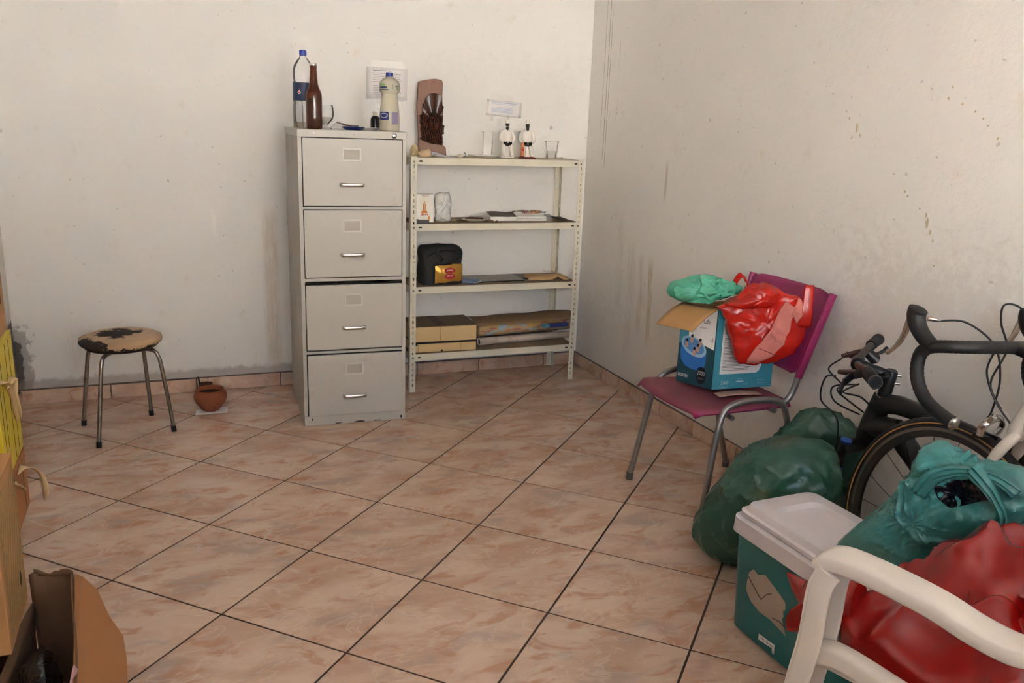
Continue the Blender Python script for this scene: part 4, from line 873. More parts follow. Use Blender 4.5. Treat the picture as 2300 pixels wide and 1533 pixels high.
# ------------------------------------------------------------------ stool
def stool_seat_mat():
    t = NT('torn beige vinyl'); x, y, z = t.xyz()
    n = t.noise(16, 8, 0.72, t.vec((1, 1.6, 1))); n2 = t.noise(34, 6, 0.7)
    r = t.math('SQRT', t.math('ADD', t.math('MULTIPLY', t.math('ADD', x, 0.01), t.math('ADD', x, 0.01)), t.math('MULTIPLY', t.math('SUBTRACT', y, 0.02), t.math('SUBTRACT', y, 0.02))))
    c1 = t.step(t.math('ADD', r, t.math('MULTIPLY', t.math('SUBTRACT', n, 0.5), 0.30)), 0.088, 0.080)
    xx = t.math('ADD', t.math('MULTIPLY', x, 0.9), t.math('MULTIPLY', y, 0.35))
    c2 = t.step(t.math('ADD', xx, t.math('MULTIPLY', t.math('SUBTRACT', n, 0.5), 0.26)), -0.125, -0.132)
    c3 = t.step(t.math('ADD', z, t.math('MULTIPLY', t.math('SUBTRACT', n2, 0.5), 0.085)), 0.012, 0.009)
    m = t.math('MAXIMUM', t.math('MAXIMUM', c1, c2), c3)
    col = t.mix(m, t.mix(t.noise(6, 4), S(176, 142, 106), S(196, 164, 128)), S(46, 36, 30))
    t.out(col, t.mix(m, (0.5,)*3+(1,), (0.9,)*3+(1,))); t.bump(t.math('SUBTRACT', 1.0, m), 0.6, 0.002); return t.m
st = thing('stool', 'round low stool with torn beige vinyl seat and bent steel legs', 'stool', (-2.461, -0.498, 0), math.radians(8))
SH = 0.398
MB().lathe([(0.0, -0.002), (0.135, -0.002), (0.155, 0.001), (0.166, 0.010), (0.169, 0.020), (0.166, 0.030), (0.150, 0.038), (0.10, 0.043), (0.0, 0.045)], 56).build('seat', stool_seat_mat(), st, smooth=60, loc=(0, 0, SH))
MB().lathe([(0.0, -0.012), (0.140, -0.012), (0.146, -0.008), (0.146, -0.002), (0.0, -0.002)], 40).build('seat_board', MAT('dark board', S(48, 36, 30), 0.9), st, loc=(0, 0, SH))
rot8 = math.radians(-8)
for k, (fx, fy) in enumerate(((-2.647, -0.39), (-2.567, -0.699), (-2.365, -0.326), (-2.269, -0.578))):
    dx, dy = fx+2.461, fy+0.498; fx2 = dx*math.cos(rot8)-dy*math.sin(rot8); fy2 = dx*math.sin(rot8)+dy*math.cos(rot8); q = math.hypot(fx2, fy2); ux, uy = fx2/q, fy2/q
    rt = 0.138
    path = spline([(ux*0.06, uy*0.06, SH-0.021), (ux*0.11, uy*0.11, SH-0.021), (ux*(rt+0.008), uy*(rt+0.008), SH-0.030), (ux*(rt+0.024), uy*(rt+0.024), SH-0.060), (ux*(rt+0.034), uy*(rt+0.034), SH-0.11), (fx2, fy2, 0.012)], 7)
    lg = MB().tube(path, 0.0088, 14).build('leg', m_steel, st)
    MB().tube([(fx2*0.985, fy2*0.985, 0.026), (fx2, fy2, 0.0)], 0.0112, 14).build('rubber_foot', m_black, lg)

# ------------------------------------------------------------------ clay pots
m_clay = MAT('terracotta clay', S(150, 84, 52), 0.8, var=0.18, vscale=14, dirt=S(104, 52, 30), dscale=10, dlo=0.56, dhi=0.72)
m_ash = MAT('dark ash and earth', S(58, 38, 28), 0.95, var=0.5, vscale=70, bump=0.8, bscale=120)
pc = tag(MB().grid(6, 6, lambda a, c: ((a-.5)*0.145+0.01*c, (c-.5)*0.085, 0.0006+0.0015*abs(math.sin(a*7+c*3)))).build('paper_napkin', m_paper, loc=(-2.103, -0.345, 0), solid=0.001, offs=1), 'white paper sheet under the round clay pot on the floor', 'paper')
pt = thing('clay_pot', 'round terracotta bowl standing on white paper on the floor', 'pot', (-2.100, -0.325, 0.0035))
MB().lathe([(0.0, 0.002), (0.036, 0.0), (0.040, 0.003), (0.050, 0.016), (0.068, 0.040), (0.0745, 0.058), (0.076, 0.070), (0.0735, 0.083), (0.066, 0.092), (0.0635, 0.097), (0.066, 0.102), (0.064, 0.105), (0.0585, 0.103), (0.0575, 0.095), (0.062, 0.085), (0.060, 0.080), (0.0, 0.080)], 48).build('bowl', m_clay, pt, smooth=50)
MB().lathe([(0.0, 0.088), (0.03, 0.0865), (0.060, 0.083), (0.061, 0.0805)], 36).build('ash', m_ash, pt)
sp = thing('small_clay_pot', 'small dark clay cup by the skirting behind the terracotta bowl', 'pot', (-2.112, -0.062, 0.0005))
MB().lathe([(0.0, 0.002), (0.020, 0.0), (0.026, 0.012), (0.031, 0.035), (0.032, 0.054), (0.034, 0.056), (0.031, 0.057), (0.028, 0.052), (0.0, 0.046)], 32).build('cup', MAT('dark brown clay', S(82, 46, 32), 0.8, var=0.25, vscale=20), sp)
MB().tube([(-0.026, -0.004, 0.048), (-0.033, -0.004, 0.094)], 0.004, 8).build('burnt_stick', MAT('charred stick', S(34, 28, 26), 0.9), sp)

# ------------------------------------------------------------------ boxes along the left wall
m_card = MAT('brown cardboard', S(176, 130, 84), 0.85, var=0.10, vscale=6)
m_card2 = MAT('orange brown cardboard', S(168, 112, 66), 0.85, var=0.12, vscale=6)
m_cardd = MAT('dark inside of hole', S(38, 26, 20), 0.95)
m_green = PLAIN('green print ink', S(110, 122, 80), 0.85)
m_tape = MAT('torn masking tape', S(214, 184, 138), 0.7, var=0.12, vscale=30)
m_yel = MAT('yellow corrugated plastic', S(206, 182, 40), 0.45, var=0.08)
def archive_box(label, lo, hi, mat, hole=None, hatch=None, lines=None, rz=0.0, name='archive_box', group='archive boxes stacked along the left wall'):
    """lo/hi corners in room metres; prints go on the side that faces the room (+x)"""
    c = ((lo[0]+hi[0])/2, (lo[1]+hi[1])/2, lo[2]); t = thing(name, label, 'box', c, rz, group)
    dx, dy, dz = (hi[0]-lo[0])/2, (hi[1]-lo[1])/2, hi[2]-lo[2]
    MB().box(-dx, dx, -dy, dy, 0.0, dz-0.004).build('carton', mat, t, smooth=0, bevel=0.003)
    MB().box(-dx-0.001, dx+0.001, -dy-0.001, dy+0.001, dz-0.0038, dz).build('lid_flap', mat, t, smooth=0, bevel=0.001)
    fo = (dx, 0, 0); U, V, N = (0, 1, 0), (0, 0, 1), (1, 0, 0)
    if hole: MB().prism(ell(hole[0], hole[1], 0.009, 0.019, 16), fo, U, V, N, -0.003, 0.0006).build('finger_hole', m_cardd, t, smooth=0)
    if hatch:
        y0, y1, z0, z1, st_, col = hatch; mb = MB(); k = z0-(y1-y0)
        while k < z1:
            a0 = max(z0, k); a1 = min(z1, k+(y1-y0)*1.1)
            ya = y0+(a0-k)/1.1; yb2 = y0+(a1-k)/1.1
            if yb2-ya > 0.01: mb.prism([(ya, a0), (ya+0.002, a0), (yb2+0.002, a1), (yb2, a1)], fo, U, V, N, 0.0, 0.0005)
            k += st_
        for yy in (y0-0.006, y1+0.006): mb.box(dx, dx+0.0005, yy-0.001, yy+0.001, z0-0.005, z1+0.005)
        mb.build('printed_hatching', col, t, smooth=0)
    if lines:
        mb = MB()
        for yy in lines: mb.box(dx, dx+0.0006, yy-0.0014, yy+0.0014, 0.012, dz-0.012)
        mb.build('printed_lines', m_black, t, smooth=0)
    return t
# low base boxes, mostly hidden
archive_box('flat brown box on the floor under the green-hatched box', (-2.93, -2.62, 0.0005), (-2.645, -2.32, 0.120), m_card, name='flat_box')
archive_box('flat brown box directly beneath the green-hatched box', (-2.93, -2.61, 0.121), (-2.645, -2.33, 0.243), m_card2, name='flat_box')
archive_box('flat brown box on the floor under the orange-brown box', (-2.93, -2.16, 0.0005), (-2.70, -1.84, 0.140), m_card2, name='flat_box')
archive_box('second flat brown box beneath the orange-brown box', (-2.93, -2.15, 0.141), (-2.70, -1.85, 0.279), m_card, name='flat_box')
A = archive_box('tall brown archive box with green hatched print and an oval hole', (-2.80, -2.595, 0.2445), (-2.603, -2.353, 0.616), m_card, hole=(0.060, 0.085), hatch=(-0.085, 0.100, 0.03, 0.345, 0.030, m_green))
B_ = archive_box('orange-brown box with torn tape under the yellow box', (-2.90, -2.125, 0.280), (-2.655, -1.862, 0.452), m_card2, lines=[0.07])
YB = archive_box('yellow plastic archive box with black lines, above the orange-brown box', (-2.90, -2.14, 0.4565), (-2.655, -1.87, 0.795), m_yel, lines=[-0.10, -0.06, 0.02, 0.075])
U_ = archive_box('brown archive box with an oval hole on top of the yellow box', (-2.92, -2.09, 0.797), (-2.662, -1.875, 1.13), m_card, hole=(0.055, 0.10))
def ribbon(pts, w, parent, nm='torn_tape', axis=(0, 1, 0.2)):
    P_ = spline(pts, 6); mb = MB(); a = Vector(axis).normalized(); n = len(P_)
    vs = []
    for k, p in enumerate(P_):
        f = k/(n-1); tw = a.copy(); tw.rotate(Matrix.Rotation(1.4*math.sin(3*f), 3, 'Z')); ww = w*(1+0.25*math.sin(9*f))/2
        vs += [p - tw*ww, p + tw*ww]
    mb.add(vs, [(2*k, 2*k+1, 2*k+3, 2*k+2) for k in range(n-1)])
    o = mb.build(nm, m_tape, None, smooth=60, solid=0.0012)
    if parent:
        o.parent = parent; o.matrix_parent_inverse = (Matrix.Translation(parent.location) @ parent.rotation_euler.to_matrix().to_4x4()).inverted()
    return o
ribbon([(-2.6515, -2.02, 0.436), (-2.640, -2.0, 0.444), (-2.622, -1.97, 0.425), (-2.605, -1.95, 0.395), (-2.600, -1.95, 0.345), (-2.606, -1.95, 0.325)], 0.019, B_)
ribbon([(-2.6515, -2.07, 0.43), (-2.645, -2.05, 0.41), (-2.640, -2.02, 0.385)], 0.02, B_)
ribbon([(-2.6505, -2.04, 0.680), (-2.640, -1.98, 0.690), (-2.644, -1.97, 0.63), (-2.640, -1.95, 0.57)], 0.018, YB)
ribbon([(-2.6505, -2.13, 0.72), (-2.646, -2.06, 0.70), (-2.650, -1.99, 0.64), (-2.6515, -1.96, 0.56)], 0.020, YB)

# open carton with a black bag, bottom left
ob = thing('open_carton', 'open torn cardboard box holding a black plastic bag, near the left edge', 'box', (-2.53, -2.63, 0))
cxs = [(-2.596, -2.345), (-2.500, -2.372), (-2.452, -2.90), (-2.638, -2.95)]
cl = [(x+2.53, y+2.63) for x, y in cxs]
m_cin = MAT('dark inside of cardboard', S(112, 84, 62), 0.9, var=0.2, vscale=10)
for k in range(4):
    (xa, ya), (xb, yb2) = cl[k], cl[(k+1) % 4]; d = Vector((xb-xa, yb2-ya, 0)); n = Vector((-d.y, d.x, 0)).normalized()
    hh = (0.300, 0.30, 0.225, 0.228)[k]
    mb = MB().grid(10, 6, lambda a, c: (xa+d.x*a + n.x*0.004*math.sin(a*6+c*4), ya+d.y*a + n.y*0.004*math.sin(a*6+c*4), 0.001+(hh+0.006*math.sin(a*13+k))*c))
    mb.build('side_wall', m_cin, ob, solid=0.004, offs=0)
MB().box(-0.075, 0.06, -0.27, 0.25, 0.001, 0.005).build('bottom_panel', m_cin, ob, smooth=0)
fl = [(0.034, 0.252, 0.300), (0.052, 0.245, 0.292), (0.082, 0.215, 0.270), (0.112, 0.120, 0.248), (0.142, 0.055, 0.232), (0.152, -0.03, 0.228), (0.158, -0.13, 0.226), (0.150, -0.25, 0.230), (0.074, -0.262, 0.296)]
vs = [Vector(p) for p in fl]; cen = Vector((0.060, 0.0, 0.288)); mb = MB(); mb.add(vs+[cen], [(k, (k+1) % 9, 9) for k in range(9)])
mb.build('torn_flap', MAT('folded out cardboard flap', S(158, 108, 66), 0.85, var=0.12, vscale=8), ob, smooth=0, solid=0.004, offs=0)
mb = MB().grid(8, 3, lambda a, c: (0.030-0.085*a, 0.254+0.024*a, 0.298+0.018*c*(0.6+0.4*math.sin(a*8))))
mb.build('torn_edge', m_cin, ob, solid=0.003, offs=0)
mb = MB().grid(7, 5, lambda a, c: (0.046+0.028*c, -0.20+0.07*a*(1-0.4*c), 0.20+0.11*(1-a)*0.35+0.105*c))
mb.build('torn_label', MAT('torn pink and white print', S(196, 150, 158), 0.6, var=0.5, vscale=30), ob, solid=0.0015)
m_bin = FILMBAG('black bin bag plastic', S(20, 20, 22), 0.2, 0.3, None, 0.8)
bb_ = Blob([(-0.044,0.03),(-0.040,0.080),(-0.015,0.108),(0.015,0.108),(0.034,0.080),(0.036,0.03),(0.034,-0.09),(0.0,-0.11),(-0.040,-0.09)], (-2.545, -2.68, 0.130), -84, 0.18, 0.17, 3.0)
tag(weld(bb_.mesh(20, crinkle(16, 0.012, 5), zmin=0.0075).build('black_bag', m_bin, smooth=40)), 'crumpled black plastic bag stuffed inside the open torn box', 'bag')

# ------------------------------------------------------------------ pink chair
def dusty(name, c, dust, rough=0.4):
    t = NT(name); g = t.n.new('ShaderNodeNewGeometry'); s = t.n.new('ShaderNodeSeparateXYZ'); t.lk(g.outputs['True Normal'], s.inputs[0])
    m = t.math('MULTIPLY', t.step(s.outputs[2], 0.5, 0.95), t.math('ADD', 0.55, t.math('MULTIPLY', t.noise(9, 5), 0.5)))
    return t.out(t.mix(m, c, dust), t.math('ADD', rough, t.math('MULTIPLY', m, 0.4)))
m_pink = dusty('magenta seat plastic', S(146, 32, 88), S(122, 70, 68))
m_frame = MAT('silver painted tube', S(146, 142, 140), 0.32, 0.75, var=0.12, vscale=20, dirt=S(120, 100, 78), dscale=10, dlo=0.56, dhi=0.8)
ch = thing('visitor_chair', 'magenta plastic visitor chair with silver tube legs against the right wall', 'chair', (-0.345, -1.908, 0))
def seatp(a, c):
    # a: left->right across the width (y), c: front->back (x)
    wy = 0.222-0.030*c + 0.0; x = -0.232+0.42*c; bow = 0.020*(1-(2*a-1)**2)*(1-c)
    e = abs(2*a-1); rr = 1.0
    yy = (2*a-1)*wy*(1-0.10*max(0, (0.12-c)/0.12)**2)
    z = 0.452 - 0.014*c - 0.012*(1-e**2)*math.sin(PI*min(1, c*1.1)) - 0.020*max(0, (0.10-c)/0.10)**2 - 0.016*max(0, (e-0.86)/0.14)**2 
    return (x-bow*1.0, -yy, z)
MB().grid(29, 25, seatp).build('seat', m_pink, ch, smooth=60, solid=0.009)
def backp(a, c):
    # a along y, c up
    e = 2*a-1; z = 0.535+0.312*c; hw = 0.196+0.030*c - 0.02*max(0, (c-0.88)/0.12)**2 - 0.04*max(0, (0.1-c)/0.1)**2
    x = 0.205+0.085*c + 0.020*(1-e*e) - 0.004
    return (x, -e*hw*1.0, z - 0.010*max(0, abs(e)-0.8)*5*(c > 0.9))
MB().grid(25, 17, backp).build('backrest', m_pink, ch, smooth=60, solid=0.010)
# raised rims on the near and far side of the backrest
for s in (-1, 1):
    rim_ = MB().tube([(0.200+0.085*c, s*(0.198+0.030*c), 0.530+0.312*c) for c in [k/8 for k in range(9)]], 0.0135, 10, flat=(1.2, 0.8)); rim_.build('backrest_rim', m_pink, ch)
    fy = s*0.250; ty = s*0.216
    leg = MB().tube(spline([(-0.206, fy, 0.012), (-0.176, s*0.235, 0.20), (-0.142, s*0.222, 0.385), (-0.118, ty, 0.440), (-0.070, ty, 0.463), (0.00, ty, 0.468), (0.085, ty, 0.462), (0.128, ty, 0.440), (0.150, s*0.220, 0.39), (0.20, s*0.235, 0.20), (0.262, s*0.248, 0.012)], 8), 0.0118, 14)
    lo_ = leg.build('leg_frame', m_frame, ch)
    for fx in (-0.206, 0.262): MB().tube([(fx*0.995, fy*0.998, 0.030), (fx, fy, 0.0)], 0.0142, 14).build('foot_cap', MAT('grey foot cap', S(92, 86, 84), 0.6), lo_)
    MB().tube(spline([(0.00, s*0.15, 0.425), (0.10, s*0.175, 0.425), (0.165, s*0.186, 0.440), (0.195, s*0.190, 0.490), (0.207, s*0.195, 0.560)], 7), 0.0118, 14).build('back_upright', m_frame, ch)
for xx in (-0.10, 0.10): MB().tube([(xx, -0.212, 0.418), (xx, 0.212, 0.418)], 0.010, 12).build('cross_bar', m_frame, ch)
MB().tube([(-0.10, -0.212, 0.418), (-0.10, -0.238, 0.416)], 0.009, 12).build('bolt_knob', m_frame, ch)

# ------------------------------------------------------------------ printed carton on the chair
m_teal = MAT('teal print', S(62, 138, 158), 0.35, var=0.05); m_teald = MAT('dark sea green print', S(34, 74, 84), 0.4, var=0.2, vscale=20)
m_pw = PLAIN('white print', S(226, 220, 214), 0.5); m_pb = PLAIN('pool blue print', S(40, 110, 186), 0.4); m_plb = PLAIN('light blue print', S(150, 186, 210), 0.4); m_wtr = PLAIN('water print', S(84, 138, 190), 0.4)
m_pk = PLAIN('black print', S(24, 26, 30), 0.5); m_skn = PLAIN('tan print', S(190, 140, 124), 0.6); m_txt = PLAIN('small grey print', S(120, 116, 120), 0.7)
bx = thing('pool_carton', 'teal printed pool carton with one flap open standing on the magenta chair', 'box', (-0.30, -1.885, 0.4555))
Lc, Mc, Rc = Vector((-0.462, -1.80, 0)), Vector((-0.397, -1.941, 0)), Vector((-0.145, -1.962, 0)); Bc = Lc + Rc - Mc
org = Vector((-0.30, -1.885, 0)); q = [p - org for p in (Mc, Rc, Bc, Lc)]; BHt = 0.305
def quadpanel(a, b, z0, z1, t=0.003): 
    return MB().add([(a.x, a.y, z0), (b.x, b.y, z0), (b.x, b.y, z1), (a.x, a.y, z1)], [(0,1,2,3)])
names = [m_teal, m_card, m_card, m_teald]
sides = []
for k in range(4):
    sides.append(quadpanel(q[k], q[(k+1) % 4], 0.0, BHt).build('carton_side', names[k], bx, smooth=0, solid=0.002, offs=0))
MB().add([(p.x, p.y, 0.002) for p in q], [(0,1,2,3)]).build('carton_bottom', m_card, bx, smooth=0, solid=0.003)
MB().add([(p.x, p.y, 0.215) for p in q], [(0,1,2,3)]).build('inner_flap', m_cardd, bx, smooth=0)
# frame for the picture side (L -> M as seen from the room) and the text side (M -> R)
pU = (q[0]-q[3]); pw = pU.length; pU = pU.normalized(); pN = Vector((pU.y, -pU.x, 0)); pO = q[3] + pN*0.0016
tU = (q[1]-q[0]); tw = tU.length; tU = tU.normalized(); tN = Vector((tU.y, -tU.x, 0)); tO = q[0] + tN*0.0016
Z = Vector((0,0,1))
def dec(nm, out, mat, o, U, N, lev=0): return MB().prism(out, o, U, Z, N, -0.0005, 0.0004+0.0004*lev).build(nm, mat, bx, smooth=0)
dec('white_panel', [(0.040, 0.178), (pw-0.004, 0.150), (pw-0.004, BHt-0.001), (0.040, BHt-0.001)], m_pw, pO, pU, pN)
dec('teal_edge', [(0.001, 0.15), (0.038, 0.172), (0.038, BHt-0.001), (0.001, BHt-0.001)], m_teal, pO, pU, pN)
dec('pool_wall', [(0.012, 0.150), (0.010, 0.115), (0.016, 0.088), (0.034, 0.070), (0.062, 0.060), (0.090, 0.060), (0.112, 0.070), (0.120, 0.090), (0.120, 0.128), (0.068, 0.13)], m_pb, pO, pU, pN, 1)
dec('pool_ring', [(0.066+0.054*math.cos(t)+0.0, 0.148+0.036*math.sin(t)-0.22*(0.054*math.cos(t))) for t in [2*PI*k/28 for k in range(28)]], m_plb, pO, pU, pN, 2)
dec('pool_water', [(0.066+0.045*math.cos(t), 0.151+0.027*math.sin(t)-0.22*(0.045*math.cos(t))) for t in [2*PI*k/28 for k in range(28)]], m_wtr, pO, pU, pN, 3)
for k, (a, c) in enumerate(((0.036, 0.162), (0.056, 0.182), (0.084, 0.150), (0.092, 0.172), (0.070, 0.136))):
    dec('bather_print', ell(a, c-0.010, 0.007, 0.012, 12), m_skn, pO, pU, pN, 4); dec('bather_hair', ell(a, c+0.006, 0.005, 0.006, 10), m_pk, pO, pU, pN, 5)
dec('badge', ell(0.106, 0.044, 0.021, 0.034, 24), m_pk, pO, pU, pN, 1)
lettering('badge_words', '2300', 0.022, pO+pU*0.106+Z*0.052, pU, Z, pN, m_pw, bx, off=0.0014, sx=0.75)
marks('badge_small_print', 0.026, 0.007, 6, pO+pU*0.106+Z*0.032, pU, Z, pN, m_txt, bx, off=0.0014, seed=4)
marks('brand_mark', 0.044, 0.014, 7, pO+pU*0.028+Z*0.030, pU, Z, pN, m_pw, bx, off=0.0012, seed=6)
lettering('brand_words', '+Life', 0.026, pO+pU*0.108+Z*0.252, pU, Z, pN, m_pk, bx, off=0.0014, sx=0.72)
marks('small_print', 0.03, 0.005, 7, pO+pU*0.100+Z*0.226, pU, Z, pN, m_txt, bx, off=0.0012, seed=9)
lettering('size_words', '10', 0.024, pO+pU*0.138+Z*0.186, pU, Z, pN, m_pk, bx, off=0.0012, sx=0.6)
dec('text_panel', [(0.026, 0.058), (0.180, 0.058), (0.192, 0.066), (0.200, 0.085), (0.200, 0.276), (0.026, 0.276)], m_pw, tO, tU, tN)
lm = MB(); rnd = random.Random(2); zz = 0.262
while zz > 0.07:
    hgt = 0.0018; x1_ = 0.19-rnd.uniform(0, .05)
    if rnd.random() > 0.12: lm.prism([(0.034, zz), (x1_, zz), (x1_, zz+hgt), (0.034, zz+hgt)], tO, tU, Z, tN, 0.0004, 0.0009)
    zz -= 0.0056
lm.build('printed_text', m_txt, bx, smooth=0)
lettering('size_words', '2300', 0.018, tO+tU*0.050+Z*0.024, tU, Z, tN, m_pw, bx, off=0.001, sx=0.9)
lm = MB().prism([(0.100, 0.026), (0.130, 0.026), (0.130, 0.029), (0.100, 0.029)], tO, tU, Z, tN, 0.0, 0.001); lm.build('print_rule', m_pw, bx, smooth=0)
for a, c, w in ((0.115, 0.038, 0.022), (0.140, 0.016, 0.022), (0.205, 0.028, 0.034), (0.205, 0.018, 0.030), (0.045, 0.008, 0.04)): marks('small_print', w, 0.004, 8, tO+tU*a+Z*c, tU, Z, tN, m_plb, bx, off=0.001, seed=int(a*1000))
hl, hm = q[3]+Vector((0,0,BHt)), q[0]+Vector((0,0,BHt)); on = pN*0.150 + Vector((0,0,-0.062)); sl = -pU*0.012
mb = MB().grid(8, 6, lambda a, c: (hl*(1-a)+hm*a) + (on+sl)*c + Vector((0,0,0.010*math.sin(PI*c)))); mb.build('open_flap', MAT('bare cardboard flap', S(176, 132, 82), 0.8, var=0.1), bx, solid=0.004, offs=0)
tag(MB().grid(6, 4, lambda a, c: (-0.02+0.19*a, -0.03+0.05*c+0.03*a, 0.001+0.004*math.sin(a*4))).build('leaflet', MAT('printed leaflet', S(190, 150, 132), 0.7, var=0.3, vscale=30), loc=(-0.385, -1.985, 0.448), rot=(0, 0.03, -0.15), solid=0.001, offs=1), 'thin leaflet pinned under the teal carton on the chair seat', 'leaflet')

# red vinyl apron over the carton
m_vinyl = MAT('red vinyl', S(186, 28, 18), 0.24, var=0.15, vscale=7, dirt=S(140, 78, 58), dscale=6, dlo=0.62, dhi=0.85)
m_lining = MAT('pink fabric lining', S(206, 122, 110), 0.9, var=0.14, vscale=18, bump=0.2, bscale=200, dirt=S(150, 96, 84), dscale=12, dlo=0.6, dhi=0.8)
RD = [(-0.041, 0.080), (0.02, 0.100), (0.045, 0.135), (0.097, 0.165), (0.147, 0.152), (0.186, 0.156), (0.213, 0.140), (0.265, 0.130), (0.296, 0.085), (0.302, 0.036), (0.295, -0.023), (0.258, -0.083), (0.209, -0.116), (0.13, -0.142), (0.072, -0.127), (0.048, -0.058), (0.016, 0.024), (-0.012, 0.065)]
rd = Blob(RD, (-0.40, -1.972, 0.70), -112, 0.036, 0.006, 3.2, (0.15, 0.02), n=120, smooth=0)
crk = crinkle(26, 0.007, 7)
def folds(p, u, v, q_, t):
    a = math.sin((u*0.8-v*0.45)*34+1.2*math.sin(v*14)); b = math.sin((u*0.35+v*0.9)*20+2)
    return 0.0065*a*abs(a)*(0.3+0.7*q_) + 0.004*b + 0.006*mnoise.noise(p*22) + crk(p, u, v, q_, t)
ap = thing('red_apron', 'glossy red vinyl apron with pink lining draped over the teal carton', 'apron', (-0.30, -1.96, 0.56))
def into(o, par): o.parent = par; o.matrix_parent_inverse = Matrix.Translation(par.location).inverted(); return o
into(weld(rd.mesh(26, folds).build('vinyl', m_vinyl, smooth=60)), ap)
for pts_, cc in (([(0.207, 0.121), (0.25, 0.09), (0.24, 0.065), (0.236, 0.008), (0.21, -0.052), (0.175, -0.103), (0.129, -0.13), (0.085, -0.118), (0.121, -0.055), (0.163, 0.005), (0.189, 0.064)], (0.185, -0.02)), ([(0.259, 0.128), (0.273, 0.118), (0.272, 0.067), (0.258, 0.03), (0.236, 0.065), (0.249, 0.099)], None)):
    into(rd.patch(pts_, 0.0035, 10, folds, centre=cc).build('lining', m_lining, smooth=60, solid=0.002, offs=1), ap)
FO = Vector((-0.40, -1.972, 0.70)); fN, fU = rd.N, rd.U
top = Blob([(-0.038, 0.088), (0.048, 0.108), (0.080, 0.150), (0.146, 0.166), (0.186, 0.150), (0.194, 0.113), (0.163, 0.076), (0.107, 0.074), (0.058, 0.078)], FO+fN*0.012, -112, 0.050, 0.09, 2.2, (0.115, 0.115))
into(weld(top.mesh(18, folds).build('upper_fold', m_vinyl, smooth=60)), ap)
mb = MB().grid(8, 12, lambda a, c: FO + fU*(0.276+0.034*a-0.012*(1-c)*(1-a)) + Vector((0,0,0.02+0.150*c)) + fN*(0.030-0.014*c+0.003*math.sin(PI*a)+0.004*math.sin(c*5))); into(mb.build('strap', m_vinyl, smooth=60, solid=0.003), ap)
mb = MB().grid(8, 12, lambda a, c: FO + fU*(0.046+0.05*c*0.9+0.004*math.sin(a*5)) + Vector((0,0,0.150+0.030*math.sin(PI*c)+0.012*a)) + fN*(-0.045-0.028*a)); into(mb.build('strap', m_vinyl, smooth=60, solid=0.003), ap)
mb = MB().tube([rd.world(u, v, rd.depth(u, v)+0.006+folds(rd.world(u, v, rd.depth(u, v)), u, v, 0.5, 0)) for u, v in [(0.128+0.082*k/10, -0.062-0.030*k/10) for k in range(11)]], 0.0012, 6); into(mb.build('seam', MAT('dark seam', S(96, 36, 34), 0.8), smooth=60), ap)
# small green bag on the carton
m_gbag = FILMBAG('mint green bag plastic', S(84, 172, 142), 0.2, 0.15, None, 0.6, 14)
SB = [(-0.101, -0.016), (-0.082, 0.016), (-0.026, 0.032), (0.03, 0.049), (0.079, 0.044), (0.115, 0.026), (0.154, 0.006), (0.146, -0.020), (0.102, -0.035), (0.064, -0.050), (0.008, -0.058), (-0.059, -0.056), (-0.093, -0.042)]
def bagw(scale, amp, seed, kx, kz):
    base = crinkle(scale, amp, seed)
    def f(p, u, v, q, t):
        d = math.hypot(u-kx, v-kz); g = math.atan2(v-kz, u-kx)
        return base(p, u, v, q, t) + 0.007*math.sin(g*11+seed+2*mnoise.noise(p*9))*math.exp(-d/0.10)
    return f
sb = Blob(SB, (-0.435, -1.835, 0.826), -124, 0.060, 0.055, 2.0)
sbr = thing('mint_bag', 'crumpled mint green plastic bag lying on top of the teal carton', 'bag', (-0.42, -1.84, 0.7655))
into(weld(sb.mesh(24, bagw(18, 0.014, 2, 0.10, 0.0), zmin=0.7665).build('bag_body', m_gbag, smooth=34)), sbr)
se = Blob([(0.095, 0.020), (0.135, 0.030), (0.168, 0.008), (0.160, -0.016), (0.120, -0.022), (0.095, -0.010)], (-0.435, -1.835, 0.826), -124, 0.026, 0.02, 1.8)
into(weld(se.mesh(10, crinkle(30, 0.008, 3)).build('knotted_handles', m_gbag, smooth=40)), sbr)

# ------------------------------------------------------------------ green bags by the wall
m_dgreen = FILMBAG('dark green bag plastic', S(46, 84, 68), 0.28, 0.2, S(84, 98, 68), 0.55, 7)
BB = [(-0.113, -0.089), (-0.08, 0.006), (-0.042, 0.068), (-0.006, 0.136), (0.037, 0.204), (0.096, 0.236), (0.162, 0.26), (0.23, 0.254), (0.3, 0.245), (0.325, 0.185), (0.341, 0.112), (0.325, 0.017), (0.296, -0.082), (0.194, -0.165), (0.028, -0.20), (-0.033, -0.19), (-0.081, -0.149)]
def bagwrinkle(scale, amp, seed, kx, kz):
    base = crinkle(scale, amp, seed); fine = crinkle(scale*3.1, amp*0.35, seed+9)
    def f(p, u, v, q, t):
        d = math.hypot(u-kx, v-kz); g = math.atan2(v-kz, u-kx)
        rad = 0.006*math.sin(g*15+seed+2*mnoise.noise(p*6))*math.exp(-d/0.16)
        return base(p, u, v, q, t)+fine(p, u, v, q, t)+rad
    return f
b1 = Blob(BB, (-0.585, -2.35, 0.205), -127.8, 0.15, 0.10, 2.3)
tag(weld(b1.mesh(36, bagwrinkle(11, 0.020, 4, 0.30, 0.25), zmin=0.002).build('rubbish_bag', m_dgreen, smooth=45)), 'large dark green plastic bag bulging on the floor behind the cooler', 'bag', 'dark green bags on the floor by the bicycles')
KB = [(-0.109, 0.02), (-0.041, 0.110), (0.042, 0.196), (0.104, 0.236), (0.143, 0.211), (0.194, 0.198), (0.24, 0.145), (0.249, 0.056), (0.238, -0.047), (0.19, -0.2), (0.12, -0.245), (-0.05, -0.245), (-0.10, -0.16)]
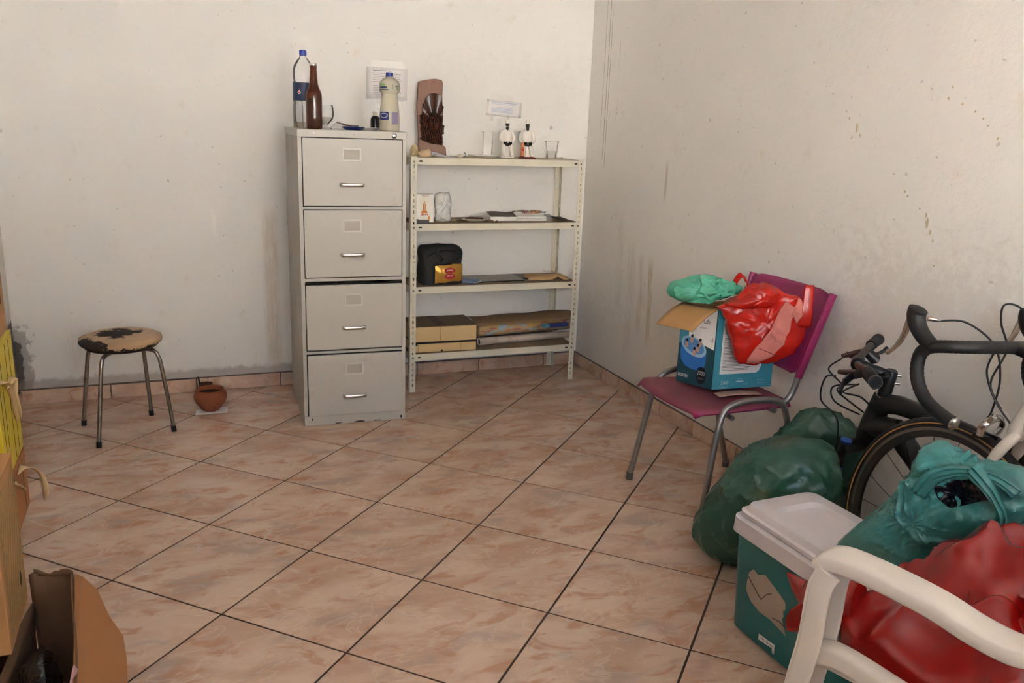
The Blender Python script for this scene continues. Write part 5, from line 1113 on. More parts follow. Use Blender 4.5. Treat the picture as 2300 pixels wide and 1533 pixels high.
b2 = Blob(KB, (-0.245, -2.205, 0.25), -131.1, 0.080, 0.055, 2.2)
tag(weld(b2.mesh(32, bagwrinkle(12, 0.020, 8, 0.11, 0.24), zmin=0.002).build('rubbish_bag', m_dgreen, smooth=45)), 'dark green plastic bag standing against the wall below the mountain bike handlebar', 'bag', 'dark green bags on the floor by the bicycles')

# ------------------------------------------------------------------ cooler
m_cool = MAT('teal cooler plastic', S(34, 104, 104), 0.45, var=0.06)
m_cw = MAT('white cooler plastic', S(212, 204, 206), 0.38, var=0.05, dirt=S(190, 172, 156), dscale=7, dlo=0.6, dhi=0.9)
ck = thing('cooler', 'teal picnic cooler with a white lid and a torn sticker on its side', 'cooler', (-0.655, -2.882, 0), math.radians(2))
CX, CY = 0.138, 0.225
def rloft(levels, n=6):
    mb = MB(); rings = []
    for (hx, hy, r, z) in levels:
        o_ = rrect(-hx, hx, -hy, hy, r, n); rings.append([(a, c, z) for a, c in o_])
    m = len(rings[0]); vs = [p for r_ in rings for p in r_]; fs = []
    for j in range(len(rings)-1):
        for i in range(m): fs.append((j*m+i, j*m+(i+1) % m, (j+1)*m+(i+1) % m, (j+1)*m+i))
    fs.append(tuple(range(m-1, -1, -1))); fs.append(tuple((len(rings)-1)*m+i for i in range(m))); mb.add(vs, fs); return mb
rloft([(CX-0.022, CY-0.022, 0.03, 0.0), (CX-0.012, CY-0.012, 0.034, 0.010), (CX-0.002, CY-0.002, 0.034, 0.30)]).build('body', m_cool, ck, smooth=40)
rloft([(CX, CY, 0.034, 0.298), (CX+0.010, CY+0.010, 0.036, 0.302), (CX+0.008, CY+0.008, 0.036, 0.344), (CX-0.004, CY-0.004, 0.034, 0.350)]).build('rim', m_cw, ck, smooth=30)
rloft([(CX-0.010, CY-0.010, 0.03, 0.349), (CX-0.010, CY-0.010, 0.03, 0.353)]).build('lid_gap', m_dark, ck, smooth=0)
# lid with a recessed tray in its top
lv = [(CX-0.004, CY-0.004, 0.032, 0.353), (CX-0.003, CY-0.003, 0.033, 0.364), (CX-0.012, CY-0.012, 0.032, 0.368), (CX-0.020, CY-0.020, 0.030, 0.384), (CX-0.027, CY-0.027, 0.028, 0.388), (CX-0.062, CY-0.085, 0.024, 0.388), (CX-0.070, CY-0.095, 0.022, 0.376)]
rloft(lv).build('lid', m_cw, ck, smooth=30)
sx_ = -(CX-0.0035)
STK = [(0.145, 0.203), (0.128, 0.222), (0.108, 0.214), (0.080, 0.229), (0.060, 0.222), (0.020, 0.205), (-0.004, 0.192), (-0.006, 0.172), (0.002, 0.165), (-0.002, 0.150), (0.003, 0.140), (-0.004, 0.125), (-0.018, 0.100), (0.045, 0.112), (0.090, 0.110), (0.130, 0.122), (0.152, 0.145), (0.150, 0.175)]
def sidex(z): return -(CX-0.012+0.010*(z-0.01)/0.29)
mb = MB(); n = len(STK); c_ = (sum(p[0] for p in STK)/n, sum(p[1] for p in STK)/n)
mb.add([(sidex(z)-0.0008, y, z) for y, z in STK]+[(sidex(c_[1])-0.0008, c_[0], c_[1])], [(k, (k+1) % n, n) for k in range(n)])
stk = mb.build('torn_sticker', MAT('torn paper sticker', S(170, 152, 136), 0.85, var=0.15, vscale=20), ck, smooth=0)
mb = MB()
for pts_ in ([(0.146, 0.190), (0.110, 0.165), (0.088, 0.150)], [(0.088, 0.150), (0.070, 0.175), (0.050, 0.190)], [(0.04, 0.122), (0.01, 0.128), (-0.010, 0.124)]):
    mb.tube([(sidex(z)-0.0014, y, z) for y, z in pts_], 0.0011, 6)
mb.build('sticker_creases', MAT('dark crease', S(84, 80, 70), 0.9), stk)
LB_ = [(0.085, 0.046), (0.020, 0.050), (0.020, 0.022), (0.028, 0.022), (0.030, 0.034), (0.085, 0.028)]
mb = MB(); mb.add([(sidex(z)-0.001, y, z) for y, z in LB_], [tuple(range(6))]); mb.build('white_label', m_pw, ck, smooth=0)
marks('label_print', 0.05, 0.008, 9, (sidex(0.040)-0.0012, 0.052, 0.040), (0,-1,0), (0,0,1), (-1,0,0), m_txt, ck, off=0.0004, seed=12)

# ------------------------------------------------------------------ teal shopping bag on the cooler
m_tbag = FILMBAG('teal bag plastic', S(58, 126, 122), 0.24, 0.18, S(88, 120, 100), 0.6, 10)
TB = [(-0.062, -0.041), (-0.04, 0.004), (-0.001, 0.048), (0.039, 0.109), (0.076, 0.178), (0.097, 0.236), (0.116, 0.288), (0.136, 0.294), (0.172, 0.284), (0.22, 0.280), (0.271, 0.288), (0.329, 0.29), (0.364, 0.24), (0.348, 0.195), (0.289, 0.141), (0.209, 0.072), (0.135, -0.015), (0.089, -0.050), (0.004, -0.058), (-0.050, -0.056)]
tb = thing('shopping_bag', 'teal plastic shopping bag with loop handles lying on the cooler lid', 'bag', (-0.68, -3.05, 0.39))
twk = bagwrinkle(12, 0.014, 6, 0.22, 0.24)
def tdisp(p, u, v, q, t):
    hole = math.exp(-((u-0.230)/0.042)**2-((v-0.226)/0.026)**2)
    return twk(p, u, v, q, t)*(1-hole) - 0.052*hole
tbl = Blob(TB, (-0.74, -3.064, 0.452), -160, 0.090, 0.060, 2.3, (0.14, 0.12), n=120)
into(weld(tbl.mesh(44, tdisp, zmin=0.3885).build('bag_body', m_tbag, smooth=50)), tb)
mb = tbl.patch([(0.167, 0.223), (0.208, 0.252), (0.245, 0.264), (0.280, 0.250), (0.290, 0.236), (0.267, 0.220), (0.235, 0.201), (0.212, 0.188), (0.184, 0.200)], 0.006, 8, lambda p, u, v, q, t: tdisp(p, u, v, q, t)+0.004*math.sin(u*160)); into(mb.build('dark_contents', m_bin, smooth=60), tb)
def strap3(pts, w, nm):
    C_ = spline(pts, 6); n = len(C_); mb = MB()
    def f(a, c):
        k = min(n-1, int(c*(n-1)+0.5)); p = C_[k]; g = a-0.5; tg = (C_[min(k+1, n-1)]-C_[max(k-1, 0)]).normalized(); sd = tg.cross(tbl.N).normalized()
        return p + sd*w*g*(0.8+0.25*math.cos(c*5)) + tbl.N*(0.012*math.cos(PI*g) + 0.004*math.sin(g*18+c*4))
    mb.grid(14, n, f); return into(mb.build(nm, m_tbag, smooth=60, solid=0.0012), tb)
tw_ = lambda u, v, d: tbl.world(u, v, d)
strap3([tw_(0.140, 0.195, 0.080), tw_(0.165, 0.240, 0.088), tw_(0.205, 0.268, 0.086), tw_(0.245, 0.278, 0.080), tw_(0.285, 0.272, 0.070), tw_(0.32, 0.25, 0.06)], 0.036, 'handle')
strap3([tw_(0.235, 0.284, 0.082), tw_(0.268, 0.262, 0.088), tw_(0.292, 0.235, 0.086), tw_(0.305, 0.205, 0.078), tw_(0.30, 0.170, 0.068)], 0.036, 'handle')

# ------------------------------------------------------------------ white plastic armchair
m_mono = MAT('white garden chair plastic', S(212, 201, 188), 0.40, var=0.04, dirt=S(184, 152, 108), dscale=8, dlo=0.66, dhi=0.9)
mc = thing('garden_armchair', 'white moulded plastic armchair in the right foreground with a red bag on it', 'chair', (-0.861, -3.459, 0), math.radians(20))
def plank(path, w, t, n=10):
    """swept rounded plank: path points (x,y,z) with width along local side vector"""
    P_ = spline(path, n); m = len(P_); mb = MB(); vs = []; sec = rrect(-0.5, 0.5, -0.5, 0.5, 0.22, 3); k = len(sec)
    for i, p in enumerate(P_):
        tg = (P_[min(i+1, m-1)]-P_[max(i-1, 0)]).normalized(); f = i/(m-1)
        side = Vector((1, 0, 0)); side = (side - tg*side.dot(tg)).normalized(); up = side.cross(tg)
        ww = w(f) if callable(w) else w; tt = t(f) if callable(t) else t
        for a, c in sec: vs.append(p + side*a*ww + up*c*tt)
    fs = [(i*k+j, i*k+(j+1) % k, (i+1)*k+(j+1) % k, (i+1)*k+j) for i in range(m-1) for j in range(k)]
    fs += [tuple(range(k-1, -1, -1)), tuple((m-1)*k+j for j in range(k))]; mb.add(vs, fs); return mb
for s in (-1, 1):
    arm = plank([(s*0.268, 0.165, 0.640), (s*0.268, 0.148, 0.655), (s*0.268, 0.10, 0.660), (s*0.270, -0.02, 0.652), (s*0.268, -0.10, 0.634), (s*0.262, -0.16, 0.628), (s*0.250, -0.20, 0.645), (s*0.236, -0.225, 0.70)], lambda f: 0.072-0.010*f, 0.034)
    ao = arm.build('armrest', m_mono, mc, smooth=50)
    # front leg: wide channel with raised edges
    lw = plank([(s*0.268, 0.158, 0.648), (s*0.270, 0.172, 0.60), (s*0.272, 0.176, 0.50), (s*0.276, 0.188, 0.40), (s*0.284, 0.206, 0.2), (s*0.290, 0.222, 0.0)], lambda f: 0.074-0.010*f, 0.012); lw.build('leg', m_mono, mc, smooth=50)
    for e in (-0.032, 0.032):
        lw = plank([(s*0.268+e, 0.140, 0.640), (s*0.270+e, 0.152, 0.60), (s*0.272+e, 0.156, 0.50), (s*0.276+e, 0.168, 0.40), (s*0.284+e, 0.187, 0.2), (s*0.290+e, 0.204, 0.004)], 0.010, 0.040); lw.build('leg_rib', m_mono, mc, smooth=50)
    rl_ = plank([(s*0.268, 0.172, 0.452), (s*0.264, 0.12, 0.470), (s*0.258, 0.0, 0.452), (s*0.248, -0.14, 0.430), (s*0.240, -0.22, 0.435)], 0.040, 0.040); rl_.build('seat_rail', m_mono, mc, smooth=50)
    plank([(s*0.236, -0.215, 0.44), (s*0.238, -0.235, 0.30), (s*0.246, -0.275, 0.10), (s*0.252, -0.30, 0.0)], 0.045, 0.030).build('leg', m_mono, mc, smooth=50)
    plank([(s*0.236, -0.215, 0.44), (s*0.230, -0.235, 0.60), (s*0.215, -0.275, 0.78), (s*0.185, -0.305, 0.87)], 0.042, 0.028).build('back_post', m_mono, mc, smooth=50)
MB().grid(17, 15, lambda a, c: ((a-.5)*(0.50-0.05*c), 0.190-0.41*c, 0.432-0.022*c-0.016*(1-(2*a-1)**2)-0.022*max(0, 0.12-c)**1*8*0.12)).build('seat', m_mono, mc, smooth=60, solid=0.007)
MB().grid(13, 5, lambda a, c: ((a-.5)*0.42, -0.300-0.018*math.sin(PI*a), 0.820+0.065*c+0.025*math.sin(PI*a))).build('top_rail', m_mono, mc, smooth=60, solid=0.018, offs=0)
for k in range(6):
    xk = -0.145+0.058*k; plank([(xk, -0.222, 0.415), (xk, -0.246, 0.55), (xk, -0.285, 0.72), (xk, -0.310, 0.84)], 0.034, 0.010).build('back_slat', m_mono, mc, smooth=50)

# red vinyl sack on the armchair
m_vin2 = MAT('dusty red vinyl sack', S(144, 15, 10), 0.27, var=0.18, vscale=6, dirt=S(120, 62, 48), dscale=5, dlo=0.66, dhi=0.9)
rb = thing('red_vinyl_sack', 'slumped red vinyl sack with pink lining filling the white armchair', 'bag', (-0.861, -3.459, 0.0), math.radians(20))
def sack(a, c):
    # a around the footprint, c from the bottom edge over the side to the crown
    t = 2*PI*a; ct, st = math.cos(t), math.sin(t); p = 0.5
    ex, ey = math.copysign(abs(ct)**p, ct), math.copysign(abs(st)**p, st)
    q = 1.0 if c < 0.25 else math.cos((c-0.25)/0.75*PI/2)
    x = 0.218*ex*q + 0.015*(1-q); y = -0.005+0.190*ey*q - 0.02*(1-q)
    crown = 0.090 + 0.150*max(0, min(1, (0.15-y)/0.15))*max(0, min(1, (x+0.22)/0.20))**1.2 + 0.008*math.sin(y*30)
    z = 0.443 + crown*(c/0.25*0.42 if c < 0.25 else 0.42+0.58*math.sin((c-0.25)/0.75*PI/2))
    cr = math.exp(-(mnoise.noise(Vector((x*9, y*9, z*5)))/0.10)**2)
    f = 0.014*math.sin(x*46-y*30+2*math.sin(x*17))+0.009*math.sin(x*20+y*64+1)+0.012*cr-0.004
    k = min(1, c*5); z = max(0.442, z+f*k*0.9)
    lim = 0.222
    return (max(-lim, min(lim, x*(1+0.4*f*k))), y*(1+0.5*f*k), z)
mb = MB().grid(110, 40, sack, wrap=True); n0 = len(mb.v); mb.f.append(tuple(range(109, -1, -1)))
mb.build('sack_body', m_vin2, rb, smooth=60)
def flapm(cx, cy, cz, L_, W_, yaw, mat, nm, seed):
    ca, sa = math.cos(yaw), math.sin(yaw)
    def f(a, c):
        u = (a-.5)*L_*(1-0.35*c); v = (c-.5)*W_; hgt = 0.030*math.sin(PI*a)**0.7*math.sin(PI*min(1, c*1.1))+0.006*math.sin(a*9+c*5+seed)
        return (cx+u*ca-v*sa, cy+u*sa+v*ca, cz+hgt+0.25*v)
    return MB().grid(16, 12, f).build(nm, mat, rb, smooth=60, solid=0.003, offs=0)
flapm(-0.110, -0.075, 0.590, 0.13, 0.09, 0.3, m_vin2, 'folded_flap', 1)
flapm(-0.055, -0.145, 0.615, 0.12, 0.08, 0.9, m_lining, 'lining', 4)
hang = MB().grid(16, 12, lambda a, c: (-0.222+0.25*a, 0.192+0.052*math.sin(PI*0.5*c)+0.012*math.sin(a*11+c*3), 0.535-0.03*a+0.012*math.sin(a*8)-(0.075+0.06*math.sin(PI*(0.1+0.8*a)))*c))
hang.build('hanging_edge', m_vin2, rb, smooth=60, solid=0.004, offs=0)
poke = MB().tube(spline([(-0.13, 0.150, 0.500), (-0.130, 0.215, 0.488), (-0.115, 0.265, 0.472), (-0.096, 0.325, 0.487)], 6), [0.052]*6+[0.050, 0.048, 0.046, 0.043, 0.040, 0.036, 0.032, 0.028, 0.023, 0.018, 0.012, 0.007, 0.003], 14, flat=(1.0, 0.75))
poke.build('pointed_corner', m_vin2, rb, smooth=60)

# ------------------------------------------------------------------ bicycles
m_blk = MAT('satin black frame', S(20, 19, 19), 0.38, var=0.2, vscale=10)
m_rub = MAT('tyre rubber', S(24, 22, 22), 0.7, var=0.2)
m_tan = MAT('tan tyre stripe', S(170, 120, 62), 0.6); m_rim = MAT('grey brake track', S(120, 112, 106), 0.35, 0.8)
m_tapeb = MAT('black bar tape', S(20, 18, 18), 0.6, var=0.2, vscale=40)
m_silver = MAT('polished alloy', S(196, 190, 182), 0.22, 1.0, var=0.1)
m_fwhite = MAT('white bike paint', S(224, 214, 200), 0.25, var=0.05)
m_cable = MAT('black cable housing', S(18, 16, 18), 0.4)
m_bl = MAT('blue anodised', S(40, 90, 180), 0.3, 0.6)
def circ(R, n=64, y=0.0, z=0.0, x=0.0): return [(x, y+R*math.cos(2*PI*k/n), z+R*math.sin(2*PI*k/n)) for k in range(n)]
def wheel(par, nm, c, R, tr, stripe=True, nsp=20):
    ty = MB().tube(circ(R-tr), tr, 12, closed=True).build(nm, m_rub, par, loc=c)
    if stripe:
        for s in (-1, 1): MB().tube(circ(R-tr*1.25, x=s*tr*0.93), 0.0022, 6, closed=True).build('tyre_stripe', m_tan, ty)
    rr = R-2*tr
    sec = [(0.009, rr+0.004), (0.0105, rr-0.004), (0.0105, rr-0.012), (0.006, rr-0.028), (-0.006, rr-0.028), (-0.0105, rr-0.012), (-0.0105, rr-0.004), (-0.009, rr+0.004)]
    def ring(sec_, nm_, mt):
        n = 64; k = len(sec_); vs = [(x, r*math.cos(2*PI*i/n), r*math.sin(2*PI*i/n)) for i in range(n) for x, r in sec_]
        fs = [(i*k+j, i*k+(j+1) % k, ((i+1) % n)*k+(j+1) % k, ((i+1) % n)*k+j) for i in range(n) for j in range(k)]
        return MB().add(vs, fs).build(nm_, mt, ty)
    ring(sec, 'rim', m_blk)
    for s in (-1, 1): ring([(s*0.0104, rr-0.0015), (s*0.0114, rr-0.002), (s*0.0114, rr-0.010), (s*0.0104, rr-0.0105)], 'brake_track', m_rim)
    MB().tube([(-0.045, 0, 0), (-0.03, 0, 0), (-0.028, 0, 0), (0.028, 0, 0), (0.03, 0, 0), (0.045, 0, 0)], [0.008, 0.008, 0.019, 0.019, 0.008, 0.008], 16).build('hub', m_blk, ty)
    sp_ = None
    for k in range(nsp):
        a = 2*PI*k/nsp; s = 1 if k % 2 else -1
        if sp_ is None or k == 1:
            mb = MB().tube([(s*0.026, 0, 0.018), (s*0.004, 0, rr-0.026)], 0.0010, 5); sp_ = mb.mesh('spoke', m_blk) if k else mb.mesh('spoke', m_blk)
            if k == 0: sp0 = sp_
            else: sp1 = sp_
        o = bpy.data.objects.new('spoke', sp0 if k % 2 == 0 else sp1); COL.objects.link(o); o.parent = ty; o.rotation_euler = (a+(0.0), 0, 0)
    return ty
def cable(pts, par, r=0.0026, nm='cable', n=8): return MB().tube(spline(pts, n), r, 8).build(nm, m_cable, par)

# road bike, leaning 4 degrees to the wall, nose to the back wall
rk = thing('road_bicycle', 'white road bicycle with black dropped handlebars leaning by the right wall', 'bicycle', (-0.38, -2.96, 0), rot=(0, math.radians(4), 0))
wheel(rk, 'front_wheel', (0, 0, 0.336), 0.336, 0.0125)
wheel(rk, 'rear_wheel', (0, -1.0, 0.336), 0.336, 0.0125)
for s in (-1, 1): MB().tube(spline([(s*0.052, 0.0, 0.336), (s*0.046, -0.062, 0.48), (s*0.036, -0.132, 0.64), (s*0.012, -0.156, 0.70)], 6), [0.009]*6+[0.011]*6+[0.014]*7, 12).build('fork_blade', m_fwhite, rk)
MB().tube([(0, -0.142, 0.690), (0, -0.150, 0.712), (0, -0.158, 0.735), (0, -0.195, 0.850)], [0.022, 0.026, 0.024, 0.0225], 18).build('head_tube', m_fwhite, rk)
MB().tube([(0, -0.195, 0.850), (0, -0.198, 0.862), (0, -0.206, 0.890), (0, -0.208, 0.898)], [0.020, 0.017, 0.017, 0.015], 16).build('headset', m_blk, rk)
MB().tube([(0, -0.206, 0.886), (0, -0.09, 0.900)], [0.018, 0.017], 14).build('stem', m_blk, rk)
MB().tube([(0, -0.192, 0.838), (0, -0.66, 0.775)], 0.017, 14).build('top_tube', m_fwhite, rk)
MB().tube([(0, -0.160, 0.745), (0, -0.58, 0.275)], 0.021, 14).build('down_tube', m_fwhite, rk)
MB().tube([(0, -0.58, 0.275), (0, -0.69, 0.86)], 0.0165, 14).build('seat_tube', m_fwhite, rk)
for s in (-1, 1):
    MB().tube([(s*0.02, -0.59, 0.275), (s*0.055, -1.0, 0.336)], 0.010, 10).build('chain_stay', m_fwhite, rk)
    MB().tube([(s*0.014, -0.67, 0.755), (s*0.055, -1.0, 0.336)], 0.008, 10).build('seat_stay', m_fwhite, rk)
    MB().tube([(s*0.04, -0.58, 0.275), (s*0.085, -0.58+s*0.12, 0.275-s*0.12)], [0.012, 0.010], 10).build('crank_arm', m_silver, rk)
MB().tube([(0.045, -0.58, 0.275), (0.052, -0.58, 0.275)], 0.095, 32).build('chainring', m_silver, rk)
MB().grid(9, 13, lambda a, c: ((a-.5)*(0.03+0.10*max(0, c-0.45)**0.8*1.6), -0.57-0.27*c, 0.905-0.05*abs(2*a-1)**2+0.012*c)).build('saddle', m_blk, rk, smooth=60, solid=0.012)
bar = MB()
for s in (-1, 1):
    top_ = spline([(0, -0.092, 0.900), (s*0.10, -0.092, 0.900), (s*0.150, -0.088, 0.899), (s*0.186, -0.068, 0.895), (s*0.198, -0.038, 0.888), (s*0.2, -0.012, 0.880)], 6)
    tp = MB().tube(top_, [0.0155+0.0008*(k % 2) for k in range(len(top_))], 14); tp.build('bar_top', m_tapeb, rk)
    dr = spline([(s*0.2, -0.020, 0.884), (s*0.2, 0.006, 0.862), (s*0.2, 0.010, 0.825), (s*0.2, -0.004, 0.785), (s*0.2, -0.036, 0.752), (s*0.2, -0.080, 0.733), (s*0.2, -0.125, 0.722)], 7)
    dd = MB().tube(dr, [0.0160+0.0009*(k % 2) for k in range(len(dr))], 14).build('bar_drop', m_tapeb, rk)
    e0 = Vector((s*0.2, -0.125, 0.722)); MB().tube([e0, e0+Vector((0, -0.004, -0.001)), e0+Vector((0, -0.008, -0.002))], [0.0165, 0.0165, 0.011], 16).build('bar_plug', m_silver, dd)
    hd_ = spline([(s*0.2, -0.022, 0.884), (s*0.2, 0.010, 0.902), (s*0.2, 0.034, 0.925), (s*0.2, 0.044, 0.950), (s*0.2, 0.040, 0.968)], 6); m_ = len(hd_)
    hoodo = MB().tube(hd_, [0.018+0.007*(k/m_) for k in range(m_-3)]+[0.024, 0.019, 0.009], 14).build('brake_hood', m_tapeb, rk, smooth=50)
    MB().tube(spline([(s*0.2, 0.052, 0.955), (s*0.2, 0.062, 0.930), (s*0.198, 0.070, 0.895), (s*0.196, 0.088, 0.860), (s*0.194, 0.118, 0.830)], 6), [0.010]*6+[0.0095]*6+[0.008]*6+[0.0065]*6+[0.004], 10, flat=(0.5, 1.0)).build('brake_lever', m_silver, hoodo)
    MB().tube([(s*0.184, 0.022, 0.944), (s*0.168, 0.010, 0.944), (s*0.160, 0.006, 0.943)], [0.0055, 0.0055, 0.003], 10).build('cable_ferrule', m_silver, hoodo)
cable([(-0.160, 0.006, 0.943), (-0.10, -0.02, 0.945), (-0.05, -0.07, 0.90), (-0.03, -0.09, 0.82), (-0.025, -0.085, 0.74), (-0.018, -0.072, 0.712)], rk)
cable([(0.160, 0.006, 0.943), (0.10, 0.00, 0.985), (0.03, -0.01, 0.990), (-0.005, -0.04, 0.95), (-0.01, -0.075, 0.89), (-0.02, -0.06, 0.80), (0.0, -0.09, 0.74)], rk)
cable([(0.0, -0.04, 0.885), (-0.03, -0.05, 0.83), (-0.035, -0.09, 0.77), (-0.02, -0.135, 0.72)], rk)
# front brake caliper
cal = MB().tube(spline([(0.026, -0.072, 0.668), (0.036, -0.076, 0.690), (0.020, -0.082, 0.712), (-0.010, -0.084, 0.714), (-0.034, -0.078, 0.694), (-0.028, -0.070, 0.666)], 6), 0.0085, 10, flat=(0.7, 1.2)).build('brake_caliper', m_silver, rk)
MB().tube([(-0.026, -0.084, 0.706), (-0.030, -0.092, 0.722), (-0.018, -0.088, 0.730)], [0.006, 0.005, 0.003], 8).build('caliper_arm', m_silver, cal)
for s in (-1, 1): MB().box(s*0.017-0.004, s*0.017+0.004, -0.088, -0.044, 0.654, 0.666).build('brake_pad', m_blk, cal, smooth=0)

# mountain bike with its front wheel off, standing on the fork ends
mk_ = thing('mountain_bicycle', 'black mountain bike with flat handlebar and no front wheel behind the road bicycle', 'bicycle', (-0.20, -2.39, 0))
def T_(x, y, z): return (x+0.20, y+2.39, z)
for s in (-1, 1):
    MB().tube([T_(-0.20+s*0.062, -2.385, 0.0), T_(-0.20+s*0.062, -2.395, 0.03), T_(-0.20+s*0.062, -2.42, 0.14), T_(-0.20+s*0.062, -2.455, 0.29)], [0.010, 0.016, 0.021, 0.022], 14).build('fork_slider', m_blk, mk_)
    fs_l = MB().tube([T_(-0.20+s*0.062, -2.453, 0.28), T_(-0.20+s*0.062, -2.490, 0.432)], 0.0155, 14).build('fork_stanchion', m_blk, mk_)
    MB().tube([T_(-0.20+s*0.062, -2.4915, 0.438), T_(-0.20+s*0.062, -2.4935, 0.446)], 0.0175, 14).build('fork_cap', m_bl, fs_l)
    MB().tube([T_(-0.20+s*0.062, -2.4675, 0.338), T_(-0.20+s*0.062, -2.4700, 0.348)], 0.0175, 14).build('travel_ring', m_bl, fs_l)
MB().tube([T_(-0.27, -2.486, 0.415), T_(-0.20, -2.495, 0.428), T_(-0.13, -2.486, 0.415)], [0.022, 0.026, 0.022], 14).build('fork_crown', m_blk, mk_)
MB().tube([T_(-0.20, -2.505, 0.435), T_(-0.20, -2.512, 0.462), T_(-0.20, -2.53, 0.52), T_(-0.20, -2.556, 0.605)], [0.026, 0.033, 0.034, 0.030], 18).build('head_tube', m_blk, mk_)
MB().tube([T_(-0.20, -2.556, 0.605), T_(-0.20, -2.558, 0.613)], 0.026, 16).build('headset_ring', m_silver, mk_)
MB().tube([T_(-0.20, -2.558, 0.613), T_(-0.20, -2.574, 0.690), T_(-0.20, -2.575, 0.696)], [0.020, 0.019, 0.015], 16).build('steerer', m_blk, mk_)
stm = MB().tube(spline([T_(-0.196, -2.574, 0.672), T_(-0.235, -2.535, 0.690), T_(-0.268, -2.502, 0.704)], 5), [0.017]*5+[0.015]*4+[0.017, 0.018], 14).build('stem', m_blk, mk_)
for zz in (0.680, 0.655): MB().tube([T_(-0.190, -2.582, zz), T_(-0.178, -2.592, zz)], 0.004, 8).build('stem_bolt', m_silver, stm)
sdir = Vector((0.707, 0.707, 0.0)); bdir = Vector((0.707, -0.707, 0)); bc = Vector(T_(-0.268, -2.502, 0.705))
MB().tube([bc-sdir*0.024, bc+sdir*0.024], 0.021, 16).build('bar_clamp', m_blk, mk_)
hp = lambda d, b, z: bc + sdir*d + bdir*b + Vector((0,0,z))
MB().tube(spline([hp(-0.29, 0.052, 0.022), hp(-0.16, 0.028, 0.020), hp(-0.07, 0.006, 0.006), hp(0, 0, 0), hp(0.07, 0.006, 0.006), hp(0.16, 0.028, 0.020), hp(0.27, 0.050, 0.022)], 6), 0.0115, 12).build('handlebar', MAT('brown black bar', S(52, 40, 34), 0.4), mk_)
for s, L_ in ((-1, 0.295), (1, 0.275)):
    g0_ = hp(s*0.175, 0.031, 0.0205); g1_ = hp(s*L_, 0.053, 0.0225); ax_ = (g1_-g0_).normalized()
    gr = MB().tube([g0_, g0_+ax_*0.004, g1_-ax_*0.004, g1_], [0.0165, 0.0175, 0.0175, 0.0165], 16).build('grip', m_rub, mk_)
    MB().tube([g1_-ax_*0.010, g1_-ax_*0.002], 0.0195, 18).build('grip_ring', MAT('grey lock ring', S(92, 86, 80), 0.35, 0.7), gr); MB().tube([g1_-ax_*0.001, g1_+ax_*0.001], 0.0105, 14).build('grip_end', m_dark, gr)
    lv0 = hp(s*0.135, 0.020, 0.006); fdir = Vector((-0.707, 0.707, 0))
    MB().tube(spline([lv0, lv0+fdir*0.030+Vector((0,0,-0.014)), lv0+fdir*0.052+sdir*s*0.05+Vector((0,0,-0.030)), lv0+fdir*0.056+sdir*s*0.12+Vector((0,0,-0.040))], 5), [0.011]*5+[0.009]*5+[0.006]*6, 8, flat=(1.3, 0.7)).build('brake_lever', m_blk, mk_)
    MB().tube([lv0+bdir*0.004, lv0+bdir*0.028+Vector((0,0,-0.020)), lv0+bdir*0.034+sdir*s*0.03+Vector((0,0,-0.034))], [0.016, 0.019, 0.008], 10).build('shifter', m_blk, mk_)
    MB().tube([lv0+bdir*0.020+Vector((0,0,-0.010)), lv0+bdir*0.05+sdir*s*0.02+Vector((0,0,0.004)), lv0+bdir*0.062+sdir*s*0.03+Vector((0,0,0.012))], [0.005, 0.006, 0.010], 8).build('shift_paddle', m_blk, mk_)
    rv = lv0+fdir*0.02
    MB().tube([rv+Vector((0,0,-0.004)), rv+fdir*0.050-sdir*s*0.03+Vector((0,0,-0.016))], [0.011, 0.007], 10).build('brake_reservoir', MAT('dark red brown alloy', S(70, 44, 38), 0.4, 0.4), mk_)
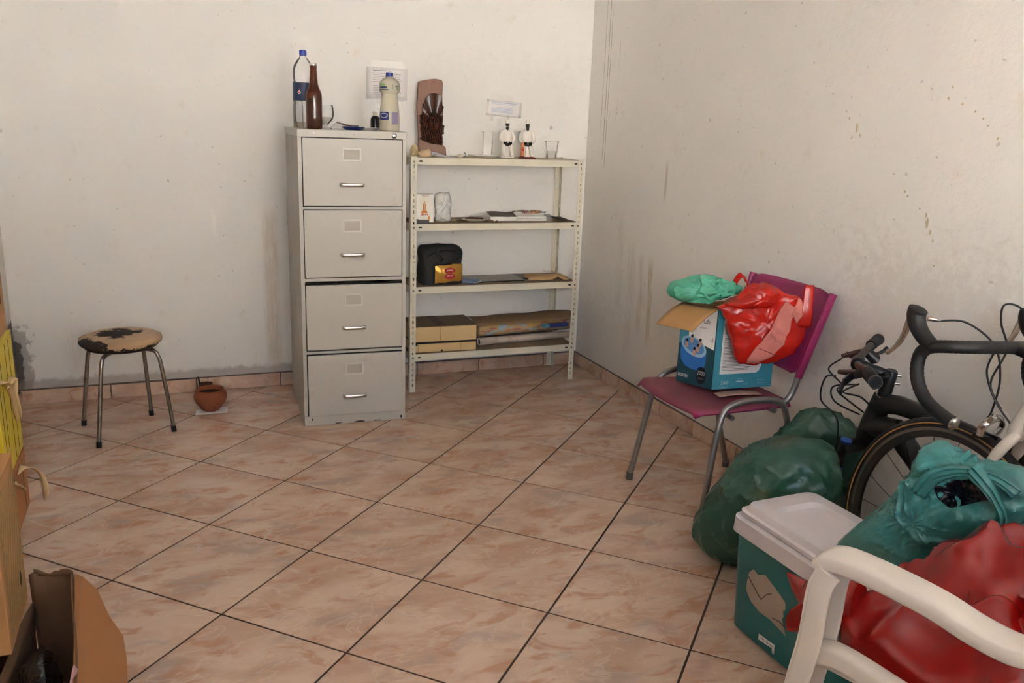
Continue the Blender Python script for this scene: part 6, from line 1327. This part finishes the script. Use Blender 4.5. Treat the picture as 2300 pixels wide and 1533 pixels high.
MB().tube([T_(-0.20, -2.545, 0.580), T_(-0.20, -2.62, 0.598), T_(-0.20, -2.78, 0.602), T_(-0.20, -3.08, 0.590)], [0.034, 0.030, 0.025, 0.021], 16).build('top_tube', m_blk, mk_)
MB().tube([T_(-0.20, -2.515, 0.500), T_(-0.20, -2.62, 0.520), T_(-0.20, -2.72, 0.45), T_(-0.20, -2.98, 0.235)], [0.036, 0.036, 0.031, 0.030], 16).build('down_tube', m_blk, mk_)
MB().tube([T_(-0.20, -2.98, 0.235), T_(-0.20, -3.10, 0.66), T_(-0.20, -3.15, 0.84)], 0.017, 14).build('seat_tube', m_blk, mk_)
for s in (-1, 1):
    MB().tube([T_(-0.20+s*0.03, -3.0, 0.24), T_(-0.20+s*0.065, -3.42, 0.345)], 0.011, 10).build('chain_stay', m_blk, mk_)
    MB().tube([T_(-0.20+s*0.02, -3.085, 0.59), T_(-0.20+s*0.065, -3.42, 0.345)], 0.009, 10).build('seat_stay', m_blk, mk_)
wheel(mk_, 'rear_wheel', T_(-0.20, -3.42, 0.345), 0.345, 0.024, False, 24)
MB().grid(9, 13, lambda a, c: (Vector(T_(-0.20+(a-.5)*(0.03+0.16*max(0, c-0.45)), -3.03-0.25*c, 0.872-0.04*abs(2*a-1)**2)))).build('saddle', m_blk, mk_, smooth=60, solid=0.012)
cable([hp(-0.12, -0.055, -0.02), hp(-0.12, -0.085, -0.03), hp(-0.09, -0.09, -0.11), T_(-0.285, -2.47, 0.50), T_(-0.268, -2.455, 0.33)], mk_)
cable([hp(0.11, -0.05, -0.02), hp(0.07, -0.085, -0.05), hp(0.0, -0.04, -0.075), hp(-0.06, -0.045, -0.085), T_(-0.235, -2.52, 0.545)], mk_)
cable([hp(-0.10, 0.012, -0.04), hp(-0.09, -0.03, -0.075), hp(-0.03, 0.02, -0.10), T_(-0.225, -2.535, 0.57)], mk_)
cable([hp(-0.09, 0.010, -0.045), hp(-0.10, -0.06, -0.06), hp(-0.07, -0.05, -0.115), T_(-0.24, -2.51, 0.535)], mk_)
